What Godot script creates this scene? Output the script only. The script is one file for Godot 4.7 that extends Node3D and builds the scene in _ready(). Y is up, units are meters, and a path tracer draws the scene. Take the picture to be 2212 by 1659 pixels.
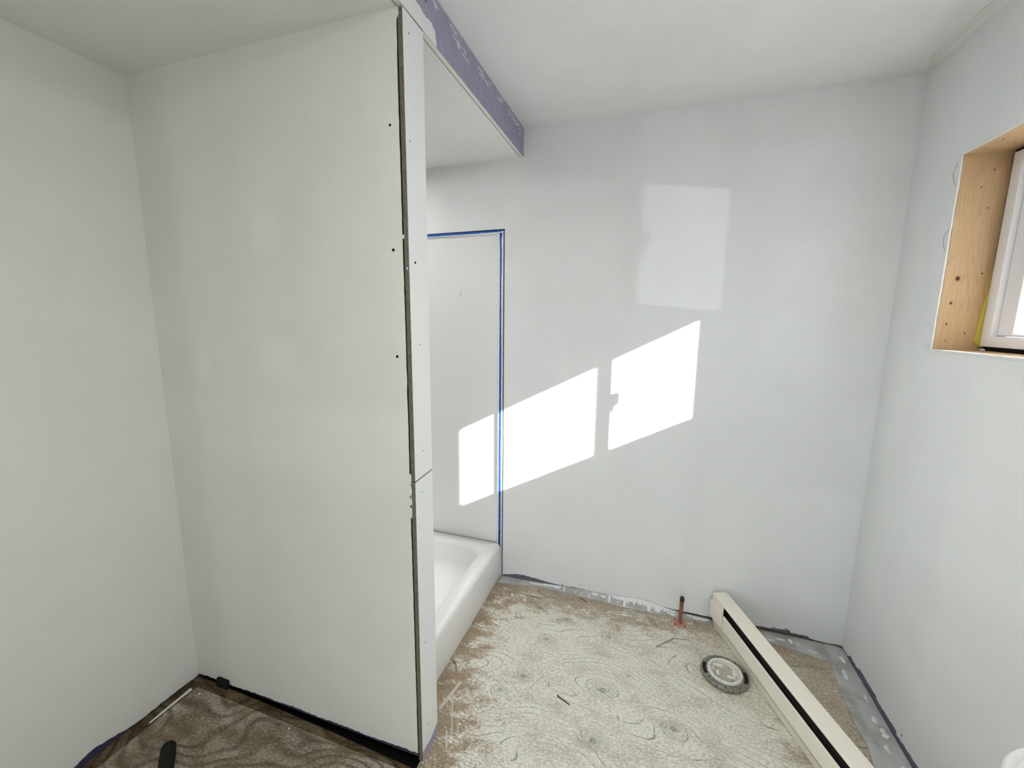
extends Node3D
# A small bathroom under renovation: drywall room with a shower alcove, window on the right.

const XL := -1.711      # left wall face
const XP := -0.649      # finished face of the partition end and of the beam
const XR := 0.916       # right wall face
const ZW := -2.11       # back wall face
const ZB := -1.0456     # partition face
const ZN := 1.05        # near wall (behind the camera)
const H := 2.4          # high ceiling
const HL := 2.2686      # low ceiling

var mats := {}
var taken := {}

func _ready() -> void:
	# ---- camera
	var cam := Camera3D.new()
	cam.name = "camera"
	cam.position = Vector3(0, 1.4856, 0)
	cam.rotation = Vector3(-0.1563, 0.3193, 0.0098)
	cam.fov = 85.19
	cam.near = 0.02
	add_child(cam)
	cam.current = true
	# ---- sky and exposure
	var env := Environment.new()
	env.background_mode = Environment.BG_SKY
	var sm := ProceduralSkyMaterial.new()
	sm.sky_top_color = Color(0.78, 0.82, 0.87)
	sm.sky_horizon_color = Color(0.92, 0.935, 0.94)
	sm.ground_horizon_color = Color(0.88, 0.885, 0.88)
	sm.ground_bottom_color = Color(0.7, 0.72, 0.75)
	sm.sky_energy_multiplier = 1.5
	sm.ground_energy_multiplier = 1.5
	var sky := Sky.new()
	sky.sky_material = sm
	env.sky = sky
	env.tonemap_mode = Environment.TONE_MAPPER_LINEAR
	env.tonemap_exposure = 1.95
	env.sdfgi_enabled = true
	env.ssao_enabled = true
	env.ssil_enabled = true
	var we := WorldEnvironment.new()
	we.name = "world_environment"
	we.environment = env
	add_child(we)
	# ---- sun, and the sun again off a glazed front across the way
	var sun := DirectionalLight3D.new()
	sun.name = "sun"
	sun.light_color = Color(1.0, 0.99, 0.98)
	sun.light_energy = 10.0
	sun.light_angular_distance = 0.53
	sun.shadow_enabled = true
	sun.basis = Basis.looking_at(Vector3(-2.05, -1.075, -1.0))
	add_child(sun)
	var glint := SpotLight3D.new()
	glint.name = "sun_glint"
	glint.position = Vector3(10.3, 0.6, 3.35)
	glint.basis = Basis.looking_at(Vector3(1.06, 1.7, -1.4) - glint.position)
	glint.spot_angle = 6.0
	glint.spot_range = 20.0
	glint.spot_attenuation = 2.0
	glint.light_energy = 15.0
	glint.light_size = 0.06
	glint.shadow_enabled = true
	add_child(glint)

	make_materials()
	shell()
	partition()
	back_wall()
	right_wall()
	window()
	beam()
	shower()
	added_lights()
	tape()
	heater()
	flange()
	pipe()
	remnants()
	debris()
	pails()

# ------------------------------------------------------------------ helpers
func numbered(n: String) -> String:
	taken[n] = taken.get(n, -1) + 1
	return n if taken[n] == 0 else "%s_%03d" % [n, taken[n]]

func thing(called: String, label := "", category := "", group := "", kind := "", at := Vector3.ZERO) -> Node3D:
	var o := Node3D.new()
	o.name = numbered(called)
	o.position = at
	add_child(o, true)
	tag(o, label, category, group, kind)
	return o

func tag(o: Node, label := "", category := "", group := "", kind := "") -> void:
	if label: o.set_meta("label", label)
	if category: o.set_meta("category", category)
	if group: o.set_meta("group", group)
	if kind: o.set_meta("kind", kind)

func begin() -> SurfaceTool:
	var st := SurfaceTool.new()
	st.begin(Mesh.PRIMITIVE_TRIANGLES)
	st.set_smooth_group(-1)
	return st

func obj(called: String, st: SurfaceTool, m: String, parent: Node = null) -> MeshInstance3D:
	st.generate_normals()
	var o := MeshInstance3D.new()
	if parent == null:
		o.name = numbered(called)
		parent = self
	else:
		o.name = called
	o.mesh = st.commit()
	o.material_override = mats[m]
	parent.add_child(o, true)
	return o

func tri(st: SurfaceTool, a: Vector3, b: Vector3, c: Vector3, n: Vector3, ua := Vector2.ZERO, ub := Vector2.ZERO, uc := Vector2.ZERO) -> void:
	if (b - a).cross(c - a).dot(n) > 0.0:
		var t := b
		b = c
		c = t
		var u := ub
		ub = uc
		uc = u
	st.set_uv(ua)
	st.add_vertex(a)
	st.set_uv(ub)
	st.add_vertex(b)
	st.set_uv(uc)
	st.add_vertex(c)

func quad(st: SurfaceTool, a: Vector3, b: Vector3, c: Vector3, d: Vector3, n: Vector3) -> void:
	tri(st, a, b, c, n, Vector2(0, 0), Vector2(1, 0), Vector2(1, 1))
	tri(st, a, c, d, n, Vector2(0, 0), Vector2(1, 1), Vector2(0, 1))

# a polygon in the plane of xf (x across, y up, z out), from z = back to z = front
func slab(st: SurfaceTool, pts: PackedVector2Array, xf: Transform3D, front: float, back: float, uvr := Rect2(0, 0, 1, 1)) -> void:
	var idx := Geometry2D.triangulate_polygon(pts)
	var nf := xf.basis.z
	for i in range(0, idx.size(), 3):
		var p := pts[idx[i]]
		var q := pts[idx[i + 1]]
		var r := pts[idx[i + 2]]
		var up := (p - uvr.position) / uvr.size
		var uq := (q - uvr.position) / uvr.size
		var ur := (r - uvr.position) / uvr.size
		tri(st, xf * Vector3(p.x, p.y, front), xf * Vector3(q.x, q.y, front), xf * Vector3(r.x, r.y, front), nf, up, uq, ur)
		tri(st, xf * Vector3(p.x, p.y, back), xf * Vector3(q.x, q.y, back), xf * Vector3(r.x, r.y, back), -nf, up, uq, ur)
	var area := 0.0
	for i in pts.size():
		area += pts[i].cross(pts[(i + 1) % pts.size()])
	for i in pts.size():
		var p := pts[i]
		var q := pts[(i + 1) % pts.size()]
		var e := (q - p) * signf(area)
		var n := xf.basis * Vector3(e.y, -e.x, 0)
		var up := (p - uvr.position) / uvr.size
		var uq := (q - uvr.position) / uvr.size
		tri(st, xf * Vector3(p.x, p.y, front), xf * Vector3(q.x, q.y, front), xf * Vector3(q.x, q.y, back), n, up, uq, uq)
		tri(st, xf * Vector3(p.x, p.y, front), xf * Vector3(q.x, q.y, back), xf * Vector3(p.x, p.y, back), n, up, uq, up)

func rect(x0: float, y0: float, x1: float, y1: float) -> PackedVector2Array:
	return PackedVector2Array([Vector2(x0, y0), Vector2(x1, y0), Vector2(x1, y1), Vector2(x0, y1)])

func frame_of(axis: String, at := 0.0) -> Transform3D:
	match axis:
		"z": return Transform3D(Basis(Vector3(1, 0, 0), Vector3(0, 1, 0), Vector3(0, 0, 1)), Vector3(0, 0, at))
		"x": return Transform3D(Basis(Vector3(0, 0, -1), Vector3(0, 1, 0), Vector3(1, 0, 0)), Vector3(at, 0, 0))      # facing +x, across = -z
		"-x": return Transform3D(Basis(Vector3(0, 0, 1), Vector3(0, 1, 0), Vector3(-1, 0, 0)), Vector3(at, 0, 0))     # facing -x, across = z
		"-y": return Transform3D(Basis(Vector3(1, 0, 0), Vector3(0, 0, 1), Vector3(0, -1, 0)), Vector3(0, at, 0))     # facing down
		"-z": return Transform3D(Basis(Vector3(-1, 0, 0), Vector3(0, 1, 0), Vector3(0, 0, -1)), Vector3(0, 0, at))
	return Transform3D(Basis(Vector3(1, 0, 0), Vector3(0, 0, -1), Vector3(0, 1, 0)), Vector3(0, at, 0))               # facing up, across = x, up = -z

# box with chamfered edges
func box(st: SurfaceTool, lo: Vector3, hi: Vector3, b := 0.0, xf := Transform3D()) -> void:
	var c := (lo + hi) / 2.0
	var h := (hi - lo) / 2.0
	b = minf(b, minf(h.x, minf(h.y, h.z)) * 0.9)
	var put := func(p: Vector3) -> Vector3: return xf * (c + p)
	for a in 3:
		var u := (a + 1) % 3
		var v := (a + 2) % 3
		for s in [-1.0, 1.0]:
			var q: Array[Vector3] = []
			for k in [[-1, -1], [1, -1], [1, 1], [-1, 1]]:
				var p := Vector3.ZERO
				p[a] = s * h[a]
				p[u] = k[0] * (h[u] - b)
				p[v] = k[1] * (h[v] - b)
				q.append(put.call(p))
			var n := Vector3.ZERO
			n[a] = s
			quad(st, q[0], q[1], q[2], q[3], xf.basis * n)
	if b <= 0.0: return
	for a in 3:
		var u := (a + 1) % 3
		var v := (a + 2) % 3
		for s in [-1.0, 1.0]:
			for t in [-1.0, 1.0]:
				var q: Array[Vector3] = []
				for k in [[-1, 0], [1, 0], [1, 1], [-1, 1]]:
					var p := Vector3.ZERO
					p[a] = k[0] * (h[a] - b)
					p[u] = s * (h[u] - (b if k[1] == 1 else 0.0))
					p[v] = t * (h[v] - (b if k[1] == 0 else 0.0))
					q.append(put.call(p))
				var n := Vector3.ZERO
				n[u] = s
				n[v] = t
				quad(st, q[0], q[1], q[2], q[3], xf.basis * n)
	for sx in [-1.0, 1.0]:
		for sy in [-1.0, 1.0]:
			for sz in [-1.0, 1.0]:
				var s := Vector3(sx, sy, sz)
				tri(st, put.call(s * (h - Vector3(0, b, b))), put.call(s * (h - Vector3(b, 0, b))), put.call(s * (h - Vector3(b, b, 0))), xf.basis * s)

# profile of (radius, height) turned about the y axis through at
func lathe(st: SurfaceTool, prof: Array, n: int, xf := Transform3D(), smooth := true) -> void:
	if smooth: st.set_smooth_group(0)
	for i in prof.size() - 1:
		var p: Vector2 = prof[i]
		var q: Vector2 = prof[i + 1]
		if p.distance_to(q) < 1e-6: continue
		if smooth: st.set_smooth_group(i % 30)
		for k in n:
			var a := TAU * k / n
			var b := TAU * (k + 1) / n
			var ca := Vector3(cos(a), 0, sin(a))
			var cb := Vector3(cos(b), 0, sin(b))
			var d := q - p
			var m := (a + b) / 2.0
			var nn := xf.basis * (Vector3(cos(m), 0, sin(m)) * d.y - Vector3(0, d.x, 0))
			var A := xf * (ca * p.x + Vector3(0, p.y, 0))
			var B := xf * (cb * p.x + Vector3(0, p.y, 0))
			var C := xf * (cb * q.x + Vector3(0, q.y, 0))
			var D := xf * (ca * q.x + Vector3(0, q.y, 0))
			if p.x > 1e-6: tri(st, A, B, C, nn)
			if q.x > 1e-6: tri(st, A, C, D, nn)
	st.set_smooth_group(-1)

func tube(st: SurfaceTool, pts: Array, r: float, n := 10, r_end := -1.0) -> void:
	if r_end < 0.0: r_end = r
	st.set_smooth_group(1)
	var rings := []
	var side := Vector3.UP
	for i in pts.size():
		var d: Vector3 = (pts[mini(i + 1, pts.size() - 1)] - pts[maxi(i - 1, 0)]).normalized()
		if absf(d.dot(side)) > 0.95: side = Vector3.RIGHT
		var u := d.cross(side).normalized()
		var v := u.cross(d).normalized()
		var rr := lerpf(r, r_end, float(i) / (pts.size() - 1))
		var ring := []
		for k in n:
			ring.append(pts[i] + (u * cos(TAU * k / n) + v * sin(TAU * k / n)) * rr)
		rings.append(ring)
	for i in pts.size() - 1:
		for k in n:
			var a: Vector3 = rings[i][k]
			var b: Vector3 = rings[i][(k + 1) % n]
			var c: Vector3 = rings[i + 1][(k + 1) % n]
			var d: Vector3 = rings[i + 1][k]
			quad(st, a, b, c, d, (a + b) / 2.0 - pts[i])
	st.set_smooth_group(-1)
	for e in [0, pts.size() - 1]:
		var o: Vector3 = pts[e]
		var out: Vector3 = pts[e] - pts[1 if e == 0 else e - 1]
		for k in n:
			tri(st, o, rings[e][k], rings[e][(k + 1) % n], out)

# a broken line through pts: points every `each` metres, pushed about by up to `amp`
func ragged(pts: Array, amp: float, sd: int, each := 0.007) -> PackedVector2Array:
	var rng := RandomNumberGenerator.new()
	rng.seed = sd
	var noise := FastNoiseLite.new()
	noise.seed = sd
	noise.frequency = 45.0
	noise.fractal_octaves = 4
	var out := PackedVector2Array()
	for i in pts.size() - 1:
		var p: Vector2 = pts[i]
		var q: Vector2 = pts[i + 1]
		var n := maxi(1, int(p.distance_to(q) / each))
		var side := (q - p).normalized().orthogonal()
		for k in n:
			var r := p.lerp(q, float(k) / n)
			var j := 0.0 if (k == 0 and i == 0) else amp * (2.2 * noise.get_noise_2d(r.x, r.y) + rng.randf_range(-0.25, 0.25))
			out.append(r + side * j)
	out.append(pts[pts.size() - 1])
	return out

func flip(p: PackedVector2Array) -> PackedVector2Array:
	var q := p.duplicate()
	q.reverse()
	return q

func blob(rx: float, ry: float, n: int, wob: float, sd: int, c := Vector2.ZERO) -> PackedVector2Array:
	var rng := RandomNumberGenerator.new()
	rng.seed = sd
	var out := PackedVector2Array()
	for k in n:
		var s := 1.0 + rng.randf_range(-wob, wob)
		out.append(c + Vector2(cos(TAU * k / n) * rx, sin(TAU * k / n) * ry) * s)
	return out

# ------------------------------------------------------------------ materials
func plain(n: String, c: Color, rough := 0.8, metal := 0.0) -> StandardMaterial3D:
	var m := StandardMaterial3D.new()
	m.resource_name = n
	m.albedo_color = c
	m.roughness = rough
	m.metallic = metal
	m.metallic_specular = 0.4
	mats[n] = m
	return m

func noise_tex(freq: float, oct: int, sd: int, ramp: Array, w := 256) -> NoiseTexture2D:
	var n := FastNoiseLite.new()
	n.seed = sd
	n.frequency = freq
	n.fractal_octaves = oct
	var t := NoiseTexture2D.new()
	t.width = w
	t.height = w
	t.seamless = true
	t.noise = n
	var g := Gradient.new()
	g.offsets = PackedFloat32Array(ramp.map(func(e): return e[0]))
	g.colors = PackedColorArray(ramp.map(func(e): return e[1]))
	t.color_ramp = g
	return t

# soft-edged filled patches of joint compound and primer on a wall of w x h metres
func mud(n: String, w: float, h: float, base: Color, sd: int, patches: Array) -> void:
	var k := 120.0
	var iw := int(w * k)
	var ih := int(h * k)
	var noise := FastNoiseLite.new()
	noise.seed = sd
	noise.frequency = 1.6
	noise.fractal_octaves = 4
	var im := Image.create(iw, ih, false, Image.FORMAT_RGB8)
	for j in ih:
		var y := (j + 0.5) / k
		for i in iw:
			var x := (i + 0.5) / k
			var wx := noise.get_noise_2d(x * 2.0, y * 2.0)
			var v := 0.012 * wx
			var tint := 0.0
			for p in patches:            # [x0, y0, x1, y1, amount, softness, tint]
				var s: float = p[5]
				var wob := wx * s * 0.9
				var a := smoothstep(p[0] - s + wob, p[0] + s + wob, x) * (1.0 - smoothstep(p[2] - s - wob, p[2] + s - wob, x))
				a *= smoothstep(p[1] - s + wob, p[1] + s + wob, y) * (1.0 - smoothstep(p[3] - s - wob, p[3] + s - wob, y))
				v += a * p[4] * 0.8
				tint += a * p[6] * 0.45
			im.set_pixel(i, j, Color(base.r * (1.0 + v + tint * 0.3), base.g * (1.0 + v), base.b * (1.0 + v - tint)))
	var m := plain(n, Color.WHITE, 0.72)
	m.albedo_texture = ImageTexture.create_from_image(im)
	m.texture_repeat = true
	m.metallic_specular = 0.35

func wood(n: String, a: Color, b: Color, dark: Color, knots: Array, w: float, h: float) -> void:
	var iw := 256
	var ih := 1024
	var noise := FastNoiseLite.new()
	noise.seed = 12
	noise.frequency = 1.0
	noise.fractal_octaves = 3
	var im := Image.create(iw, ih, false, Image.FORMAT_RGB8)
	for j in ih:
		var y := h * (j + 0.5) / ih
		for i in iw:
			var x := w * (i + 0.5) / iw
			var f := x * 80.0 + 2.6 * noise.get_noise_2d(x * 16.0, y * 1.6)
			var spot := 0.0
			for kn in knots:              # [x, y, radius]
				var d: float = Vector2((x - kn[0]), (y - kn[1]) * 0.75).length() / kn[2]
				f += 1.1 * exp(-d * d * 0.2) * signf(x - kn[0]) * minf(1.0, absf(x - kn[0]) / kn[2])
				spot = maxf(spot, 1.0 - smoothstep(0.6, 1.15, d))
				spot = maxf(spot, 0.15 * (1.0 - smoothstep(1.0, 1.7, d)))
			var ring := f - floorf(f)
			var t := smoothstep(0.35, 0.95, ring) * (1.0 - smoothstep(0.95, 1.0, ring))
			t = 0.3 * t + 0.3 * (noise.get_noise_2d(x * 400.0, y * 12.0) + 0.5) * 0.8
			var c := a.lerp(b, clampf(t, 0.0, 1.0)).lerp(dark, spot)
			im.set_pixel(i, j, c)
	var m := plain(n, Color.WHITE, 0.6)
	m.albedo_texture = ImageTexture.create_from_image(im)

func sub_floor() -> void:
	# worn plywood: brown veneer, white drywall dust trodden into it, knots and grain lines
	const X0 := -1.75
	const Z0 := -2.15
	const SX := 2.7
	const SZ := 1.55
	var iw := 2048
	var ih := 1176
	var n1 := FastNoiseLite.new()
	n1.seed = 5
	n1.frequency = 1.0
	n1.fractal_octaves = 2
	var n2 := FastNoiseLite.new()
	n2.seed = 9
	n2.frequency = 1.0
	n2.fractal_octaves = 4
	n2.fractal_gain = 0.6
	var n3 := FastNoiseLite.new()
	n3.seed = 21
	n3.frequency = 1.0
	n3.fractal_octaves = 3
	var knots := [[-0.43, -1.483, 0.022], [-0.498, -1.39, 0.018], [-0.1075, -1.5246, 0.03], [0.161, -1.443, 0.026], [-0.115, -1.3035, 0.028], [-0.109, -1.8275, 0.02], [-0.386, -1.7167, 0.022], [0.62, -1.75, 0.02], [-1.08, -0.956, 0.03], [-1.22, -0.99, 0.02]]
	var data := PackedByteArray()
	data.resize(iw * ih * 3)
	var at := 0
	for j in ih:
		var z := Z0 + SZ * (j + 0.5) / ih
		for i in iw:
			var x := X0 + SX * (i + 0.5) / iw
			var alcove := 1.0 if (x < -0.66 and z > -1.08) else 0.0
			var warp := n1.get_noise_2d(x * 1.0, z * 2.4)
			var f := z * 36.0 + warp * 6.5 - x * 5.5
			var core := 0.0
			var rings := 0.0
			for kn in knots:
				var dx: float = (x - kn[0]) * 0.72
				var dz: float = z - kn[1]
				var rr: float = kn[2]
				var d2 := (dx * dx + dz * dz) / (rr * rr)
				if d2 < 12.0:
					f += 2.4 * exp(-d2 * 0.3)
					if d2 < 3.4:
						var rg := sqrt(d2) * 4.5 + 1.2 * n1.get_noise_2d(x * 30.0, z * 30.0)
						var q := rg - floorf(rg)
						rings = maxf(rings, (1.0 - smoothstep(0.05, 0.3, minf(q, 1.0 - q))) * (1.0 - smoothstep(1.6, 3.4, d2)))
					core = maxf(core, 1.0 - smoothstep(0.02, 0.3, d2))
			var fine := n2.get_noise_2d(x * 60.0, z * 110.0)
			var mid := n2.get_noise_2d(x * 7.0 + 31.0, z * 13.0)
			var worn := n3.get_noise_2d(x * 5.0, z * 8.0 + 40.0)
			if alcove > 0.5:
				f = (z + 1.05) * 21.0 + sin((x + 1.25) * 4.2) * 2.0 + n1.get_noise_2d(x * 1.8, z * 3.0) * 3.0
			var fr := f - floorf(f)
			var line := 0.0
			if alcove > 0.5:
				line = (1.0 - smoothstep(0.0, 0.3, minf(fr, 1.0 - fr))) * (0.5 + 0.6 * worn)
			else:
				line = (1.0 - smoothstep(0.02, 0.075, minf(fr, 1.0 - fr))) * clampf(0.22 + 2.4 * (mid + 0.3 * worn + 0.7 * fine), 0.0, 1.0)
			line = maxf(line, rings * 0.55)
			# dust: heavy in the middle of the room, thin along the shower, the back wall and the corners
			var dust := 0.92 + 0.3 * mid + 0.28 * worn
			dust *= smoothstep(-0.76, -0.56, x + 0.2 * mid + 0.09 * fine - 0.10 * smoothstep(-1.5, -1.2, z))
			dust *= 1.0 - 0.75 * smoothstep(-1.90, -2.06, z + 0.16 * mid + 0.05 * fine - 0.06 * smoothstep(0.1, -0.4, x))
			dust *= 1.0 - 0.6 * smoothstep(0.5, 0.64, x + 0.16 * mid)
			dust *= 1.0 - 0.35 * smoothstep(0.2, 0.0, absf(Vector2(x - 0.36, z + 1.76).length() - 0.02))
			if alcove > 0.5: dust = 0.2 + 0.3 * mid + 0.3 * worn - 0.2 * line
			dust = clampf(dust + 0.24 * fine, 0.0, 1.0)
			var r := 0.655 + 0.06 * worn
			var g := 0.585 + 0.06 * worn
			var b := 0.5 + 0.06 * worn
			if alcove > 0.5:
				r = 0.53 + 0.07 * worn
				g = 0.475 + 0.07 * worn
				b = 0.40 + 0.07 * worn
			r = lerpf(r, 0.89, dust)
			g = lerpf(g, 0.885, dust)
			b = lerpf(b, 0.835, dust)
			var k := 1.0 - 0.32 * line + 0.15 * fine - 0.16 * core
			# thin dark scuffs in the dust
			var sc := absf(n3.get_noise_2d(x * 17.0 + 7.0, z * 62.0 - x * 9.0))
			if sc < 0.03 and mid + fine > -0.12: k *= 0.85
			data[at] = clampi(int(255.0 * r * k), 0, 255)
			data[at + 1] = clampi(int(255.0 * g * k), 0, 255)
			data[at + 2] = clampi(int(255.0 * b * k), 0, 255)
			at += 3
	var im := Image.create_from_data(iw, ih, false, Image.FORMAT_RGB8, data)
	var stroke := func(a: Vector2, b: Vector2, w: float, c: Color, o: float, sd: int) -> void:
		var rng := RandomNumberGenerator.new()
		rng.seed = sd
		var steps := int(a.distance_to(b) / 0.0009)
		for s in steps:
			var p := a.lerp(b, float(s) / steps) + Vector2(rng.randf_range(-w, w), rng.randf_range(-w, w))
			var px := int((p.x - X0) / SX * iw)
			var py := int((p.y - Z0) / SZ * ih)
			if px > 0 and py > 0 and px < iw - 1 and py < ih - 1:
				for q in [Vector2i(0, 0), Vector2i(1, 0), Vector2i(0, 1)]:
					im.set_pixel(px + q.x, py + q.y, im.get_pixel(px + q.x, py + q.y).lerp(c, o))
	var white := Color(0.84, 0.82, 0.77)
	for s in 9:
		stroke.call(Vector2(-0.69, -1.24), Vector2(-0.664, -1.375), 0.006, white, 0.5, s)
		stroke.call(Vector2(-0.633, -1.354), Vector2(-0.58, -1.30), 0.007, white, 0.4, 20 + s)
	for s in 3:
		stroke.call(Vector2(-0.674, -1.32), Vector2(-0.60, -1.158), 0.0015, white, 0.5, 40 + s)
		stroke.call(Vector2(-0.543, -1.36), Vector2(-0.52, -1.137), 0.002, white, 0.35, 50 + s)
		stroke.call(Vector2(-0.625, -1.17), Vector2(-0.59, -1.10), 0.002, white, 0.5, 60 + s)
		stroke.call(Vector2(-0.60, -1.21), Vector2(-0.56, -1.13), 0.002, white, 0.4, 70 + s)
		stroke.call(Vector2(0.245, -1.74), Vector2(0.33, -1.63), 0.0015, white, 0.5, 80 + s)
	for s in 7:
		stroke.call(Vector2(-0.34 + 0.02 * s, -1.9 - 0.004 * s), Vector2(-0.30 + 0.02 * s, -1.885), 0.008, white, 0.4, 90 + s)
	# specks: dark bits and spatters of compound
	var rng := RandomNumberGenerator.new()
	rng.seed = 77
	for s in 520:
		var px := rng.randi_range(2, iw - 4)
		var py := rng.randi_range(2, ih - 4)
		var dark := rng.randf() < 0.45
		var c := Color(0.2, 0.17, 0.15) if dark else white
		var sz := 1 if rng.randf() < 0.75 else 2
		for q in sz:
			for p in sz + (1 if rng.randf() < 0.4 else 0):
				im.set_pixel(px + p, py + q, im.get_pixel(px + p, py + q).lerp(c, 0.75))
	var m := plain("plywood", Color.WHITE, 0.85)
	m.albedo_texture = ImageTexture.create_from_image(im)
	m.texture_repeat = true
	m.metallic_specular = 0.2

func make_materials() -> void:
	var wall := Color(0.94, 0.95, 0.95)
	mud("paint_back", 1.67, 2.4, wall, 3, [
		[0.0, 0.55, 0.62, 0.95, 0.012, 0.05, 0.004], [0.0, 1.55, 0.66, 2.4, -0.012, 0.05, 0.008], [0.66, 0.0, 0.95, 2.4, 0.008, 0.05, 0.0],
		[1.05, 0.1, 1.6, 0.72, 0.012, 0.05, 0.004], [1.3, 0.75, 1.67, 2.1, -0.012, 0.06, 0.0], [0.3, 1.1, 0.55, 1.3, 0.014, 0.05, 0.006],
		[0.86, 0.3, 0.95, 0.4, 0.015, 0.03, 0.006], [0.9, 2.2, 1.6, 2.4, -0.01, 0.04, 0.01]])
	mud("paint_partition", 1.05, 2.27, Color(0.94, 0.945, 0.92), 4, [
		[0.02, 0.0, 0.16, 2.27, -0.016, 0.035, 0.006], [0.18, 0.0, 0.34, 2.27, 0.014, 0.05, 0.01], [0.45, 0.0, 0.6, 2.27, 0.006, 0.05, 0.004],
		[0.5, 1.68, 0.6, 1.8, 0.02, 0.025, 0.012], [0.5, 1.28, 0.64, 1.4, 0.018, 0.025, 0.012], [0.18, 1.27, 0.25, 1.36, 0.022, 0.02, 0.014],
		[0.0, 0.98, 1.05, 1.2, 0.012, 0.04, 0.01], [0.35, 0.35, 1.05, 0.95, -0.01, 0.06, 0.0], [0.6, 1.2, 1.05, 2.0, -0.014, 0.08, -0.004]])
	mud("paint_left", 2.1, 2.27, Color(0.943, 0.947, 0.93), 6, [
		[0.0, 0.0, 0.12, 2.27, -0.012, 0.02, 0.004], [0.2, 0.9, 0.9, 1.15, 0.012, 0.05, 0.008], [0.13, 0.0, 0.24, 2.27, 0.012, 0.03, 0.006], [0.3, 0.2, 1.2, 0.8, -0.01, 0.06, 0.0]])
	mud("paint_right", 3.2, 2.4, wall, 8, [
		[0.0, 0.0, 0.16, 2.4, 0.008, 0.04, 0.006], [0.22, 0.0, 0.5, 1.35, -0.012, 0.05, -0.006], [0.1, 1.1, 1.3, 1.36, 0.01, 0.05, 0.004], [0.45, 0.3, 1.0, 0.7, -0.014, 0.06, 0.0]])
	mud("paint_ceiling", 1.6, 3.2, Color(0.945, 0.952, 0.95), 10, [
		[0.0, 0.0, 1.6, 0.12, 0.01, 0.05, 0.004], [0.3, 0.35, 0.9, 0.6, -0.012, 0.08, -0.004], [0.85, 0.1, 1.05, 0.9, 0.008, 0.05, 0.0]])
	mud("paint_low_ceiling", 1.1, 3.2, Color(0.94, 0.944, 0.925), 11, [[0.2, 1.2, 0.9, 1.5, 0.012, 0.06, 0.006]])
	sub_floor()
	wood("pine", Color(0.81, 0.695, 0.535), Color(0.69, 0.555, 0.4), Color(0.36, 0.2, 0.11), [[0.035, 0.235, 0.0062], [0.028, 0.155, 0.0038], [0.026, 0.085, 0.0028], [0.078, 0.055, 0.0022], [0.03, 0.03, 0.0018], [0.095, 0.25, 0.0022], [0.08, 0.455, 0.0018], [0.055, 0.52, 0.0018], [0.08, 0.57, 0.0022]], 0.125, 0.64)
	var purple := plain("purple_board", Color(0.69, 0.66, 0.745), 0.9)
	purple.albedo_texture = noise_tex(0.02, 4, 3, [[0.0, Color(0.93, 0.93, 0.95)], [1.0, Color(1, 1, 1)]])
	purple.uv1_triplanar = true
	purple.uv1_world_triplanar = true
	purple.uv1_scale = Vector3(4, 4, 4)
	plain("dull_board", Color(0.44, 0.42, 0.49), 0.9)  # greyer, darker tone of the purple board
	plain("shaded_board", Color(0.27, 0.24, 0.34), 0.9)  # purple board with the shade at the alcove wall feet put into its colour
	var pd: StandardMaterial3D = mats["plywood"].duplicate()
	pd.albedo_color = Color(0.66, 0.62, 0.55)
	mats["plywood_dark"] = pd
	plain("coat", Color(0.94, 0.948, 0.945), 0.8)
	var core := plain("gypsum_edge", Color(0.49, 0.47, 0.415), 0.95)
	core.albedo_texture = noise_tex(0.05, 5, 5, [[0.25, Color(0.85, 0.84, 0.82)], [0.6, Color(1, 1, 1)], [0.8, Color(1, 0.98, 0.95)]])
	core.uv1_triplanar = true
	core.uv1_world_triplanar = true
	core.uv1_scale = Vector3(9, 4, 9)
	plain("stud", Color(0.12, 0.09, 0.08), 0.95)
	plain("dark_gap", Color(0.09, 0.085, 0.085), 0.95)
	plain("black", Color(0.015, 0.015, 0.017), 0.6)
	plain("screw", Color(0.06, 0.06, 0.065), 0.5, 0.6)
	var ac := plain("acrylic", Color(0.95, 0.95, 0.945), 0.22)
	ac.metallic_specular = 0.5
	plain("pan_floor", Color(0.95, 0.935, 0.915), 0.35)
	plain("blue_tape", Color(0.1, 0.36, 0.72), 0.6)
	plain("blue_tape_dark", Color(0.07, 0.24, 0.58), 0.6)
	plain("tape_edge", Color(0.85, 0.9, 0.95), 0.7)
	plain("enamel", Color(0.975, 0.955, 0.895), 0.38)
	plain("enamel_dark", Color(0.8, 0.78, 0.7), 0.4)
	plain("vinyl_frame", Color(0.93, 0.93, 0.94), 0.35)
	plain("foam", Color(0.86, 0.8, 0.36), 0.9)
	var cop := plain("copper", Color(0.68, 0.48, 0.41), 0.55, 0.15)
	cop.albedo_texture = noise_tex(0.03, 4, 8, [[0.2, Color(0.72, 0.66, 0.62)], [0.7, Color(1, 1, 1)]])
	cop.uv1_triplanar = true
	cop.uv1_scale = Vector3(9, 9, 9)
	plain("copper_plate", Color(0.78, 0.57, 0.5), 0.6, 0.15)
	plain("copper_dark", Color(0.34, 0.22, 0.15), 0.6, 0.3)
	var stl := plain("steel", Color(0.6, 0.6, 0.57), 0.5, 0.25)
	stl.albedo_texture = noise_tex(0.03, 5, 61, [[0.25, Color(0.7, 0.68, 0.64)], [0.6, Color(0.95, 0.95, 0.94)], [0.8, Color(1, 1, 1)]])
	stl.uv1_triplanar = true
	stl.uv1_world_triplanar = true
	stl.uv1_scale = Vector3(9, 9, 9)
	var pv := plain("pvc", Color(0.92, 0.92, 0.9), 0.6)
	pv.albedo_texture = noise_tex(0.04, 5, 62, [[0.18, Color(0.8, 0.78, 0.74)], [0.36, Color(0.97, 0.97, 0.96)], [0.8, Color(1, 1, 1)]])
	pv.uv1_triplanar = true
	pv.uv1_world_triplanar = true
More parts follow.
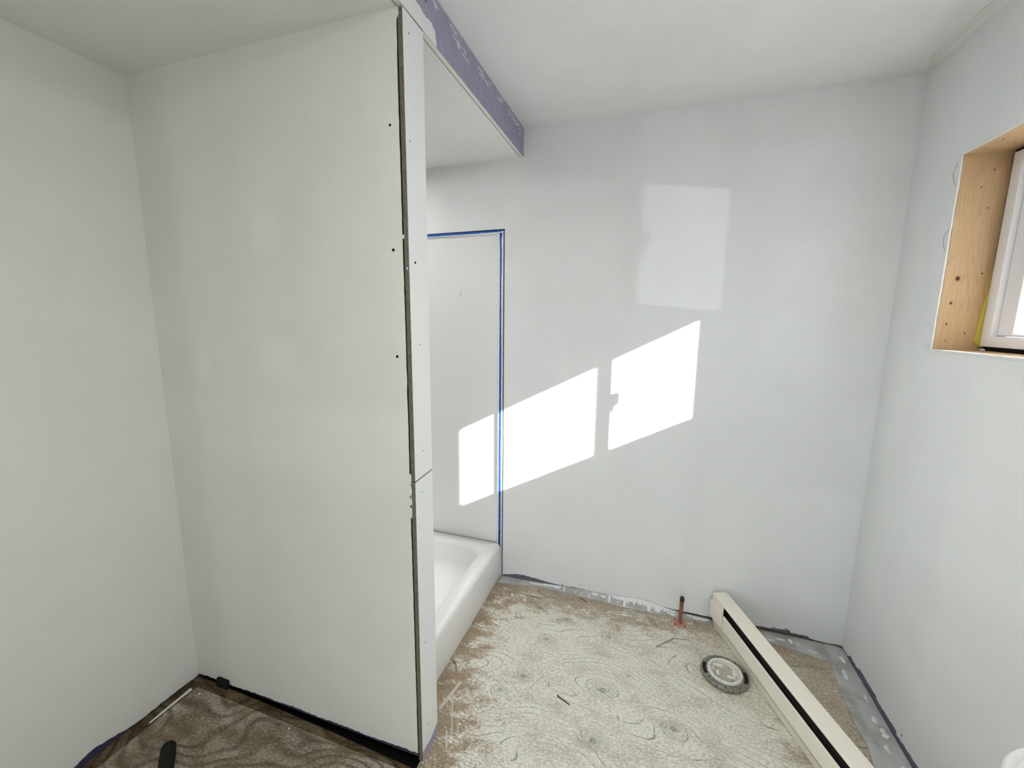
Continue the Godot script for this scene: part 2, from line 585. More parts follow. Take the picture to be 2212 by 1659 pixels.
	pv.uv1_scale = Vector3(7, 7, 7)
	var dirty := plain("plug_dirt", Color(0.83, 0.81, 0.77), 0.9)
	dirty.albedo_texture = noise_tex(0.04, 5, 31, [[0.3, Color(0.8, 0.76, 0.7)], [0.55, Color(0.93, 0.92, 0.89)], [0.7, Color(1, 1, 1)]])
	dirty.uv1_triplanar = true
	dirty.uv1_world_triplanar = true
	dirty.uv1_scale = Vector3(12, 12, 12)
	var vin := plain("grey_vinyl", Color(0.765, 0.77, 0.765), 0.55)
	vin.albedo_texture = noise_tex(0.012, 5, 44, [[0.2, Color(0.86, 0.85, 0.83)], [0.55, Color(0.97, 0.97, 0.97)], [0.75, Color(1, 1, 1)], [0.83, Color(1, 1, 1)]])
	vin.uv1_triplanar = true
	vin.uv1_world_triplanar = true
	vin.uv1_scale = Vector3(3, 3, 3)
	plain("nail_rust", Color(0.25, 0.18, 0.1), 0.7, 0.3)
	plain("splinter", Color(0.66, 0.58, 0.46), 0.85)
	plain("splinter_dark", Color(0.4, 0.32, 0.25), 0.85)
	plain("crumb", Color(0.93, 0.92, 0.88), 0.9)
	plain("pail", Color(0.93, 0.935, 0.93), 0.4)
	plain("corner_paper", Color(0.925, 0.92, 0.885), 0.85)
	var ll := plain("added_lamp_lens", Color(0.9, 0.9, 0.9), 0.5)
	ll.emission_enabled = true
	ll.emission = Color(1.0, 0.98, 0.95)
	ll.emission_energy_multiplier = 0.6
	var gl := plain("glass", Color(1, 1, 1, 0.04), 0.0)
	gl.transparency = BaseMaterial3D.TRANSPARENCY_ALPHA
	var sc := plain("insect_screen", Color(0.34, 0.4, 0.39, 0.66), 0.8)
	sc.transparency = BaseMaterial3D.TRANSPARENCY_ALPHA

# ------------------------------------------------------------------ the room
func shell() -> void:
	var fl := thing("floor", "", "", "", "structure")
	var uvr := Rect2(-1.75, 0.6, 2.7, 1.55)   # in (x, -z): texture row 0 lies at z = -2.15
	var tex := func(st: SurfaceTool, pts: PackedVector2Array, front: float) -> void:
		slab(st, pts, frame_of("y"), front, -0.1, Rect2(-1.75, 2.15, 2.7, -1.55))
	var st := begin()
	tex.call(st, PackedVector2Array([Vector2(-1.85, 2.3), Vector2(-1.85, 1.15), Vector2(-0.66, 1.15), Vector2(-0.66, 1.0), Vector2(-1.66, 1.006), Vector2(-1.66, -1.15), Vector2(1.1, -1.15), Vector2(1.1, 2.3)]), 0.0)
	obj("plywood_sheet", st, "plywood", fl)
	st = begin()
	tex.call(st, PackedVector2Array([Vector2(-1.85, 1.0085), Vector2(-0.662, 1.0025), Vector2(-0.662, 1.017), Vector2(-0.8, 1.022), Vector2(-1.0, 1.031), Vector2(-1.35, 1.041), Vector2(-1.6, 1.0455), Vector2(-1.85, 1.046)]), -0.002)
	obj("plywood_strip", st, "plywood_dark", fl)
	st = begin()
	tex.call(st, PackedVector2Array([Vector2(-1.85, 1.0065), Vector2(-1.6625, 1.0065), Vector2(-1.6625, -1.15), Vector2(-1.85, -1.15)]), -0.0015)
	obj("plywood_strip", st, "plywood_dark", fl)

	st = begin()
	box(st, Vector3(-1.85, -0.1, -1.16), Vector3(-0.655, -0.022, -1.004))
	obj("dark_joint", st, "black", fl)

	var ce := thing("ceiling", "", "", "", "structure")
	st = begin()
	slab(st, rect(XP, -2.3, 1.1, 1.15), frame_of("-y"), -H, -H - 0.1, Rect2(XP, -2.11, 1.6, 3.2))
	obj("high_panel", st, "paint_ceiling", ce)
	st = begin()
	slab(st, rect(-1.85, -2.3, -0.668, 1.15), frame_of("-y"), -HL, -HL - 0.0127, Rect2(XL, -2.11, 1.1, 3.2))
	obj("low_panel", st, "paint_low_ceiling", ce)
	st = begin()
	box(st, Vector3(-1.85, HL + 0.0127, -2.3), Vector3(-0.6635, H + 0.1, 1.15))
	obj("joist_block", st, "stud", ce)

	var lw := thing("wall_left", "", "", "", "structure")
	st = begin()
	slab(st, rect(-1.15, 0.0, 2.3, HL), frame_of("x", XL), -0.001, -0.14)
	obj("purple_board", st, "shaded_board", lw)
	st = begin()
	var bot := ragged([Vector2(-1.05, 0.024), Vector2(0.60, 0.022), Vector2(0.648, 0.02), Vector2(0.686, 0.03), Vector2(0.708, 0.03), Vector2(0.745, 0.023), Vector2(0.775, 0.016), Vector2(0.792, 0.008), Vector2(0.84, 0.004), Vector2(0.94, 0.006), Vector2(1.0456, 0.003)], 0.0018, 3)
	bot.append(Vector2(1.0456, HL))
	bot.append(Vector2(-1.05, HL))
	slab(st, bot, frame_of("x", XL), 0.0, -0.001, Rect2(-1.05, 0, 2.1, 2.27))
	obj("paint_coat", st, "paint_left", lw)

	var dr := thing("added_door_1", "", "", "", "structure")  # unseen doorway, added to let sky light fill the room
	for b in [[Vector3(-0.52, 0.0, 1.045), Vector3(-0.50, 2.03, 1.155)], [Vector3(0.25, 0.0, 1.045), Vector3(0.27, 2.03, 1.155)], [Vector3(-0.50, 2.01, 1.045), Vector3(0.25, 2.03, 1.155)]]:
		st = begin()
		box(st, b[0], b[1], 0.002)
		obj("jamb", st, "pine", dr)

	var nw := thing("wall_near", "", "", "", "structure")
	st = begin()
	for p in [rect(-1.1, 0.0, -0.27, H + 0.1), rect(0.52, 0.0, 1.85, H + 0.1), rect(-0.27, 2.03, 0.52, H + 0.1)]:      # added doorway behind the camera
		slab(st, p, frame_of("-z", ZN), 0.0, -0.1)
	obj("plaster", st, "coat", nw)

	# added unseen porch: roof and side wall keep sun off the doorway, rest open
	var po := thing("added_porch", "", "", "", "structure")
	st = begin()
	box(st, Vector3(0.5, 0.0, 1.16), Vector3(0.62, 2.4, 3.0))
	obj("side_panel", st, "coat", po)
	st = begin()
	box(st, Vector3(-1.6, 2.4, 1.16), Vector3(0.62, 2.5, 3.0))
	obj("roof_panel", st, "coat", po)
	st = begin()
	box(st, Vector3(-1.6, -0.1, 1.16), Vector3(0.62, -0.003, 3.0))
	obj("deck_panel", st, "splinter", po)

	# corner tape between the right wall and the ceiling, not yet sanded
	var tr := thing("trim_1", "", "", "", "structure")
	st = begin()
	var edge := ragged([Vector2(0.9, -2.07), Vector2(0.868, -2.0), Vector2(0.868, -1.9), Vector2(0.872, -1.7), Vector2(0.87, -1.2), Vector2(0.872, 1.05)], 0.003, 17, 0.012)
	var pts := PackedVector2Array([Vector2(XR, 1.05), Vector2(XR, -2.08)])
	pts.append_array(edge)
	slab(st, pts, frame_of("-y", 0.0), -H + 0.003, -H, Rect2(0, 0, 1, 1))
	obj("paper_tape", st, "corner_paper", tr)
	st = begin()
	edge = ragged([Vector2(0.905, -2.03), Vector2(0.888, -1.96), Vector2(0.889, -1.9), Vector2(0.892, -1.5), Vector2(0.89, 1.05)], 0.002, 18, 0.012)
	pts = PackedVector2Array([Vector2(XR, 1.05), Vector2(XR, -2.04)])
	pts.append_array(edge)
	slab(st, pts, frame_of("-y", 0.0), -H + 0.0055, -H + 0.003)
	obj("compound_ridge", st, "coat", tr)

func screw(parent: Node, called: String, axis: String, at: float, u: float, v: float, r: float, m := "screw") -> void:
	var st := begin()
	slab(st, blob(r, r, 10, 0.18, int(absf(u * 977 + v * 3191)), Vector2(u, v)), frame_of(axis, at), 0.0005, -0.0003)
	obj(called, st, m, parent)

func partition() -> void:
	var w := thing("wall_partition", "", "", "", "structure")
	var st := begin()
	box(st, Vector3(XL, 0.0, -1.148), Vector3(-0.664, HL, -1.0585))
	obj("stud_frame", st, "stud", w)
	st = begin()
	slab(st, rect(XL, 0.013, -0.6692, HL), frame_of("z", ZB), -0.001, -0.0127)
	obj("face_board", st, "shaded_board", w)
	st = begin()
	box(st, Vector3(-0.6693, 0.0, -1.058), Vector3(-0.6640, HL - 0.002, ZB - 0.0025))
	obj("joint_gap", st, "stud", w)
	st = begin()
	var bot := ragged([Vector2(XL, 0.012), Vector2(-1.6, 0.016), Vector2(-1.52, 0.013), Vector2(-1.394, 0.021), Vector2(-1.284, 0.02), Vector2(-1.186, 0.025), Vector2(-1.092, 0.021), Vector2(-0.957, 0.024), Vector2(-0.85, 0.021), Vector2(-0.747, 0.026), Vector2(-0.6685, 0.026)], 0.002, 5, 0.006)
	bot.append_array(ragged([Vector2(-0.6685, 0.03), Vector2(-0.6683, 0.45), Vector2(-0.6688, 0.9), Vector2(-0.6682, 1.4), Vector2(-0.6695, 2.1), Vector2(-0.667, HL)], 0.0006, 6, 0.02))
	bot.append(Vector2(XL, HL))
	slab(st, bot, frame_of("z", ZB), 0.0, -0.001, Rect2(XL, 0, 1.05, 2.27))
	obj("paint_coat", st, "paint_partition", w)
	# the board wrapped round the end: an upper and a lower piece, cut edges towards the room
	for part in [[0.0, 0.9925, 0.0], [0.9955, HL - 0.003, 0.0]]:
		st = begin()
		slab(st, PackedVector2Array([Vector2(1.0456, part[0]), Vector2(1.1475, part[0]), Vector2(1.1475, part[1] + 0.006), Vector2(1.0456, part[1])]), frame_of("x", XP), -0.0008, -0.0148)
		obj("end_board", st, "gypsum_edge", w)
	st = begin()
	var low := ragged([Vector2(1.0456, 0.038), Vector2(1.095, 0.033), Vector2(1.1475, 0.052)], 0.0015, 8)
	low.append(Vector2(1.1475, 0.9975))
	low.append(Vector2(1.0456, 0.9915))
	slab(st, low, frame_of("x", XP), 0.0, -0.0008)
	obj("end_coat", st, "coat", w)
	st = begin()
	slab(st, rect(1.0456, 0.0, 1.1475, 0.05), frame_of("x", XP), -0.0004, -0.0008)
	obj("bare_paper", st, "purple_board", w)
	st = begin()
	slab(st, PackedVector2Array([Vector2(1.0456, 0.9965), Vector2(1.1475, 1.002), Vector2(1.1475, HL - 0.003), Vector2(1.0456, HL - 0.003)]), frame_of("x", XP), 0.0, -0.0008)
	obj("end_coat", st, "coat", w)
	# lumps of compound bridging the gap by the joint, and bits higher up
	var lump := [[-0.6665, 1.0, 0.004, 0.02], [-0.667, 0.965, 0.0045, 0.022], [-0.6665, 0.93, 0.004, 0.02], [-0.666, 0.9, 0.0035, 0.022], [-0.665, 1.705, 0.003, 0.006], [-0.6555, 1.62, 0.002, 0.004], [-0.666, 2.255, 0.006, 0.012]]
	for i in lump.size():
		st = begin()
		slab(st, blob(lump[i][2], lump[i][3], 14, 0.22, 50 + i, Vector2(lump[i][0], lump[i][1])), frame_of("z", ZB), 0.0012, -0.004)
		obj("compound_lump", st, "coat", w)
	for s in [[-0.699, 1.671, 0.0045], [-0.698, 1.372, 0.0042], [-0.697, 1.993, 0.0035]]:
		screw(w, "screw_head", "z", ZB, s[0], s[1], s[2])
	screw(w, "screw_head", "x", XP, 1.076, 1.639, 0.0042)
	for s in [[1.066, 1.955], [1.091, 1.405], [1.094, 1.079], [1.083, 0.948], [1.071, 0.692], [1.077, 0.428], [1.084, 0.108], [1.073, 2.219]]:
		screw(w, "screw_dimple", "x", XP, s[0], s[1], 0.0022, "gypsum_edge")
	# foot of the wall: the shim in the corner
	st = begin()
	box(st, Vector3(-1.588, 0.0, ZB + 0.001), Vector3(-1.53, 0.038, ZB + 0.013), 0.002)
	var shim := obj("shim_block", st, "dark_gap")
	tag(shim, "small dark square block standing against the foot of the left partition wall", "block")
	st = begin()
	slab(st, ragged([Vector2(-1.677, 0.99), Vector2(-1.666, 0.99), Vector2(-1.6665, 0.84), Vector2(-1.671, 0.84), Vector2(-1.6745, 0.93), Vector2(-1.677, 0.99)], 0.0006, 4, 0.02).slice(0, -1), frame_of("y", 0.0), 0.004, 0.0)
	var lath := obj("wood_strip", st, "corner_paper")
	tag(lath, "thin pale strip on the floor along the left wall near the corner", "strip")

func back_wall() -> void:
	var w := thing("wall_back", "", "", "", "structure")
	var st := begin()
	box(st, Vector3(-1.85, 0.0, -2.3), Vector3(1.1, H + 0.1, -2.1405))
	obj("stud_frame", st, "stud", w)
	# board: full height beside the shower, a band above it
	st = begin()
	var top := 1.937
	slab(st, PackedVector2Array([Vector2(-0.7445, 0.004), Vector2(-0.15, 0.004), Vector2(0.12, 0.0125), Vector2(0.6, 0.0135), Vector2(0.85, 0.010), Vector2(XR, 0.006), Vector2(XR, H), Vector2(XL, H), Vector2(XL, top - 0.006), Vector2(-0.7445, top)]), frame_of("z", ZW), -0.001, -0.03)
	obj("purple_board", st, "dull_board", w)
	st = begin()
	var e := ragged([Vector2(-0.7445, 0.007), Vector2(-0.70, 0.018), Vector2(-0.657, 0.028), Vector2(-0.6, 0.03), Vector2(-0.532, 0.024), Vector2(-0.465, 0.017), Vector2(-0.381, 0.016), Vector2(-0.294, 0.021), Vector2(-0.231, 0.018), Vector2(-0.18, 0.011), Vector2(-0.136, 0.008), Vector2(0.05, 0.008), Vector2(0.093, 0.012), Vector2(0.14, 0.015), Vector2(0.207, 0.013), Vector2(0.266, 0.015), Vector2(0.364, 0.014), Vector2(0.571, 0.02), Vector2(0.666, 0.027), Vector2(0.704, 0.034), Vector2(0.708, 0.022), Vector2(0.744, 0.02), Vector2(0.781, 0.023), Vector2(0.789, 0.011), Vector2(0.83, 0.007), Vector2(XR, 0.008)], 0.0016, 9, 0.006)
	e.append_array(PackedVector2Array([Vector2(XR, H), Vector2(XL, H), Vector2(XL, top - 0.006), Vector2(-0.7445, top)]))
	slab(st, e, frame_of("z", ZW), 0.0, -0.001, Rect2(-0.754, 0, 1.67, 2.4))
	obj("paint_coat", st, "paint_back", w)
	for s in [[0.64, 0.030, 0.003], [0.69, 0.036, 0.003], [-0.62, 0.022, 0.003], [-0.39, 0.021, 0.003], [-0.29, 0.045, 0.002]]:
		screw(w, "screw_head", "z", ZW, s[0], s[1], s[2])

func right_wall() -> void:
	var w := thing("wall_right", "", "", "", "structure")
	var fx := frame_of("-x", XR)
	var uvr := Rect2(-2.11, 0, 3.2, 2.4)
	# opening z -1.843..-0.955, y 1.391..2.03
	var st := begin()
	for r in [rect(-2.3, 0.0, -1.843, H), rect(-0.955, 0.0, 1.15, H), rect(-1.843, 0.0, -0.955, 1.391), rect(-1.843, 2.03, -0.955, H)]:
		slab(st, r, fx, -0.0127, -0.2)
	obj("stud_frame", st, "coat", w)
	st = begin()
	for r in [rect(ZW, 0.004, -1.843, H), rect(-0.955, 0.004, 1.05, H), rect(-1.843, 0.004, -0.955, 1.391), rect(-1.843, 2.03, -0.955, H)]:
		slab(st, r, fx, -0.001, -0.0127)
	obj("purple_board", st, "dull_board", w)
	st = begin()
	var e := ragged([Vector2(ZW, 0.008), Vector2(-2.053, 0.007), Vector2(-2.03, 0.026), Vector2(-1.971, 0.024), Vector2(-1.94, 0.035), Vector2(-1.91, 0.038), Vector2(-1.88, 0.035), Vector2(-1.803, 0.039), Vector2(-1.80, 0.03), Vector2(-1.766, 0.031), Vector2(-1.66, 0.036), Vector2(-1.655, 0.026), Vector2(-1.534, 0.037), Vector2(-1.3, 0.03), Vector2(1.05, 0.03)], 0.0018, 13, 0.006)
	e.append_array(PackedVector2Array([Vector2(1.05, 1.391), Vector2(-1.843, 1.391), Vector2(-1.866, 1.392), Vector2(-1.868, 1.474), Vector2(-1.843, 1.476), Vector2(ZW, 1.476)]))
	slab(st, e, fx, 0.0, -0.001, uvr)
	for r in [rect(ZW, 1.476, -1.843, H), rect(-0.955, 1.391, 1.05, H), rect(-1.843, 2.03, -0.955, H)]:
		slab(st, r, fx, 0.0, -0.001, uvr)
	obj("paint_coat", st, "paint_right", w)
	screw(w, "screw_head", "-x", XR, -1.63, 0.05, 0.003)

func window() -> void:
	var w := thing("window_1", "", "", "", "structure")
	# pine jambs: side, head and sill (x 0.92..1.045)
	var st := begin()
	slab(st, rect(0.92, 1.395, 1.045, 2.035), frame_of("z", -1.82), 0.0, -0.0215, Rect2(0.92, 1.395, 0.125, 0.64))
	obj("jamb_board", st, "pine", w)
	st = begin()
	var fz := Transform3D(Basis(Vector3(1, 0, 0), Vector3(0, 0, 1), Vector3(0, -1, 0)), Vector3(0, 2.018, 0))
	slab(st, rect(0.92, -1.8195, 1.045, -0.975), fz, 0.0, -0.0115, Rect2(0.92, -1.82, 0.125, 0.845))
	obj("head_board", st, "pine", w)
	st = begin()
	slab(st, rect(0.92, 0.975, 1.045, 1.8195), frame_of("y", 1.395), 0.0, -0.0035, Rect2(0.92, 0.975, 0.125, 0.845))
	obj("sill_board", st, "pine", w)
	st = begin()
	slab(st, rect(0.92, 1.395, 1.045, 2.035), Transform3D(Basis(Vector3(1, 0, 0), Vector3(0, 1, 0), Vector3(0, 0, 1)), Vector3(0, 0, -0.956)), 0.0, -0.019, Rect2(0.92, 1.395, 0.125, 0.64))
	obj("jamb_board", st, "pine", w)
	# mudded drywall edge round the opening
	st = begin()
	var strip := ragged([Vector2(-1.822, 1.394), Vector2(-1.8215, 1.6), Vector2(-1.8225, 1.8), Vector2(-1.821, 1.94), Vector2(-1.8235, 2.017)], 0.0009, 23, 0.012)
	strip.append(Vector2(-1.8425, 2.018))
	strip.append(Vector2(-1.8425, 1.455))
	strip.append(Vector2(-1.834, 1.45))
	strip.append(Vector2(-1.832, 1.394))
	slab(st, strip, frame_of("-x", XR), 0.0012, -0.0038)
	obj("edge_bead", st, "coat", w)
	st = begin()
	slab(st, PackedVector2Array([Vector2(-1.866, 1.393), Vector2(-1.85, 1.391), Vector2(-1.855, 1.43), Vector2(-1.863, 1.46)]), frame_of("-x", XR), 0.0025, -0.002)
	slab(st, PackedVector2Array([Vector2(-1.846, 1.41), Vector2(-1.834, 1.393), Vector2(-1.836, 1.45), Vector2(-1.842, 1.458)]), frame_of("-x", XR), 0.003, -0.003)
	slab(st, rect(-1.8675, 1.392, -1.8435, 1.4745), frame_of("-x", XR), -0.0006, -0.00095)
	obj("torn_paper", st, "coat", w)
	st = begin()
	slab(st, ragged([Vector2(-1.843, 2.0185), Vector2(-1.4, 2.0195), Vector2(-0.955, 2.0185), Vector2(-0.955, 2.0299), Vector2(-1.843, 2.0299), Vector2(-1.843, 2.0185)], 0.0006, 24, 0.02).slice(0, -1), frame_of("-x", XR), -0.0003, -0.0038)
	obj("edge_bead", st, "coat", w)
	st = begin()
	slab(st, ragged([Vector2(-1.843, 1.3905), Vector2(-0.955, 1.3905), Vector2(-0.955, 1.3965), Vector2(-1.4, 1.397), Vector2(-1.843, 1.3955), Vector2(-1.843, 1.3905)], 0.0006, 25, 0.02).slice(0, -1), frame_of("-x", XR), 0.0045, -0.0035)
	obj("edge_bead", st, "coat", w)
	# strands of mesh tape hanging off the jamb corner
	st = begin()
	tube(st, [Vector3(0.914, 1.998, -1.838), Vector3(0.911, 1.975, -1.846), Vector3(0.912, 1.95, -1.843), Vector3(0.914, 1.925, -1.83)], 0.0004, 5)
	tube(st, [Vector3(0.914, 1.79, -1.826), Vector3(0.911, 1.77, -1.842), Vector3(0.912, 1.74, -1.84), Vector3(0.914, 1.72, -1.826)], 0.0004, 5)
	obj("loose_thread", st, "stud", w)
	# foam and fibre between the jamb and the frame
	st = begin()
	slab(st, ragged([Vector2(1.024, 1.425), Vector2(1.034, 1.408), Vector2(1.046, 1.404), Vector2(1.046, 1.68), Vector2(1.041, 1.66), Vector2(1.0405, 1.60), Vector2(1.034, 1.565), Vector2(1.029, 1.50), Vector2(1.024, 1.425)], 0.0012, 26, 0.01).slice(0, -1), frame_of("z", -1.8195), 0.012, 0.0)
	obj("insulation", st, "foam", w)
	st = begin()
	box(st, Vector3(1.046, 1.40, -1.842), Vector3(1.1, 2.03, -1.802))
	box(st, Vector3(1.046, 1.3915, -1.80), Vector3(1.1, 1.408, -0.99))
	box(st, Vector3(1.046, 2.007, -1.80), Vector3(1.1, 2.0295, -0.99))
	box(st, Vector3(1.046, 1.40, -0.99), Vector3(1.1, 2.03, -0.957))
	obj("dark_filling", st, "dark_gap", w)
	# vinyl frame
	st = begin()
	var ring := func(s: SurfaceTool, z0: float, z1: float, y0: float, y1: float, t: float, tb: float, x0: float, x1: float) -> void:
		box(s, Vector3(x0, y0, z0), Vector3(x1, y1, z0 + t), 0.002)
		box(s, Vector3(x0, y0, z1 - t), Vector3(x1, y1, z1), 0.002)
		box(s, Vector3(x0, y0, z0 + t - 0.002), Vector3(x1, y0 + tb, z1 - t + 0.002), 0.002)
		box(s, Vector3(x0, y1 - tb, z0 + t - 0.002), Vector3(x1, y1, z1 - t + 0.002), 0.002)
	ring.call(st, -1.80, -0.992, 1.409, 2.005, 0.04, 0.034, 1.03, 1.12)
	obj("frame", st, "vinyl_frame", w)
	st = begin()
	# fixed far sash and sliding near sash
	box(st, Vector3(1.045, 1.444, -1.759), Vector3(1.075, 1.97, -1.696), 0.003)
	box(st, Vector3(1.045, 1.444, -1.697), Vector3(1.075, 1.453, -1.504), 0.002)
	box(st, Vector3(1.045, 1.937, -1.697), Vector3(1.075, 1.97, -1.504), 0.002)
	obj("sash", st, "vinyl_frame", w)
	st = begin()
	box(st, Vector3(1.045, 1.444, -1.504), Vector3(1.08, 1.97, -1.474), 0.002)
	box(st, Vector3(1.045, 1.444, -1.475), Vector3(1.075, 1.453, -1.108), 0.002)
	box(st, Vector3(1.045, 1.937, -1.475), Vector3(1.075, 1.97, -1.108), 0.002)
	box(st, Vector3(1.045, 1.444, -1.109), Vector3(1.075, 1.97, -1.033), 0.002)
	obj("sash", st, "vinyl_frame", w)
	st = begin()
	box(st, Vector3(1.045, 1.69, -1.532), Vector3(1.062, 1.755, -1.5035), 0.003)
	box(st, Vector3(1.047, 1.665, -1.522), Vector3(1.06, 1.691, -1.5035), 0.003)
	box(st, Vector3(1.047, 1.648, -1.514), Vector3(1.06, 1.666, -1.5035), 0.003)
	obj("latch", st, "vinyl_frame", w)
	for p in [[-1.697, -1.503], [-1.475, -1.108]]:
		st = begin()
		box(st, Vector3(1.0595, 1.452, p[0]), Vector3(1.0605, 1.938, p[1]))
		obj("pane", st, "glass", w)
	st = begin()
	quad(st, Vector3(1.1, 1.445, -1.475), Vector3(1.1, 1.445, -1.035), Vector3(1.1, 1.97, -1.035), Vector3(1.1, 1.97, -1.475), Vector3(1, 0, 0))
	obj("insect_screen", st, "insect_screen", w)

func beam() -> void:
	var b := thing("bulkhead_beam", "long purple drywall bulkhead face running along the ceiling above the shower opening", "beam")
	var st := begin()
	slab(st, rect(-1.0, HL + 0.0005, 2.11, H), frame_of("x", XP), -0.0008, -0.0145)
	obj("board_core", st, "corner_paper", b)
	st = begin()
	slab(st, rect(-1.0, HL + 0.0005, 2.11, H), frame_of("x", XP), 0.0, -0.0008)
	obj("purple_board", st, "purple_board", b)
	# compound already spread at the partition end, smears along the top corner
	st = begin()
	var e := PackedVector2Array([Vector2(1.02, HL + 0.001)])
	e.append_array(ragged([Vector2(1.224, HL + 0.001), Vector2(1.222, 2.285), Vector2(1.218, 2.305), Vector2(1.195, 2.316), Vector2(1.16, 2.314), Vector2(1.11, 2.321), Vector2(1.02, 2.325)], 0.0022, 30, 0.005))
	slab(st, e, frame_of("x", XP), 0.0008, 0.0)
	obj("compound_patch", st, "coat", b)
	st = begin()
	e = ragged([Vector2(1.15, H - 0.0035), Vector2(1.35, H - 0.0045), Vector2(1.6, H - 0.003), Vector2(1.9, H - 0.006), Vector2(2.02, H - 0.011), Vector2(2.06, H - 0.02), Vector2(2.085, H - 0.03), Vector2(2.098, H - 0.06), Vector2(2.10, H - 0.11), Vector2(2.088, HL + 0.001)], 0.003, 31, 0.004)
	e.append_array(PackedVector2Array([Vector2(2.109, HL + 0.001), Vector2(2.109, H - 0.0005), Vector2(1.15, H - 0.0005)]))
	slab(st, e, frame_of("x", XP), 0.0008, 0.0)
	obj("compound_patch", st, "coat", b)
	var rng := RandomNumberGenerator.new()
	rng.seed = 4
	st = begin()
	for band in [[1.30, 1.36, 2.378], [1.335, 1.385, 2.366], [1.37, 1.45, 2.358], [1.205, 1.235, 2.378], [1.55, 1.6, 2.375], [1.58, 1.66, 2.372], [1.74, 1.8, 2.38], [1.86, 1.94, 2.376], [1.95, 1.99, 2.38], [1.99, 2.05, 2.375], [2.02, 2.07, 2.36], [1.15, 1.18, 2.385]]:
		for k in 7:
			var u := rng.randf_range(band[0], band[1])
			var v: float = band[2] + rng.randf_range(-0.011, 0.011)
			var l := rng.randf_range(0.006, 0.02)
			slab(st, blob(l, rng.randf_range(0.0008, 0.0024), 9, 0.4, rng.randi(), Vector2(u, v)), frame_of("x", XP), 0.0005, 0.0)
	var sm := obj("compound_smears", st, "coat", b)
	sm.set_meta("kind", "stuff")
	for s in [[1.165, 2.352], [1.55, 2.342], [1.86, 2.325]]:
		screw(b, "screw_head", "x", XP, s[0], s[1], 0.0026)

# ------------------------------------------------------------------ shower
func ring_of(x0: float, x1: float, z0: float, z1: float, r: float, y: float, n := 8) -> Array:
	var out := []
	for c in [[x1 - r, z1 - r, 0.0], [x0 + r, z1 - r, PI / 2], [x0 + r, z0 + r, PI], [x1 - r, z0 + r, 3 * PI / 2]]:
		for k in n + 1:
			var a: float = c[2] + PI / 2 * k / n
			out.append(Vector3(c[0] + r * cos(a), y, c[1] + r * sin(a)))
	return out

func loft(st: SurfaceTool, rings: Array, c: Vector3, inside: int) -> void:
	st.set_smooth_group(2)
	for i in rings.size() - 1:
		var n: int = rings[i].size()
		for k in n:
			var a: Vector3 = rings[i][k]
			var b: Vector3 = rings[i][(k + 1) % n]
			var d: Vector3 = rings[i + 1][k]
			var e: Vector3 = rings[i + 1][(k + 1) % n]
			var out := (b - a).cross(d - a)
			if (b - a).length() < 1e-6: out = (e - b).cross(a - b) * -1.0
			var way := (a - c)
			way.y = 0
			if i >= inside: way = -way
			way = way.normalized() + Vector3(0, 1.2 if i > 2 else 0.0, 0)
			if out.dot(way) < 0: out = -out
			tri(st, a, b, e, out)
			tri(st, a, e, d, out)
	st.set_smooth_group(-1)

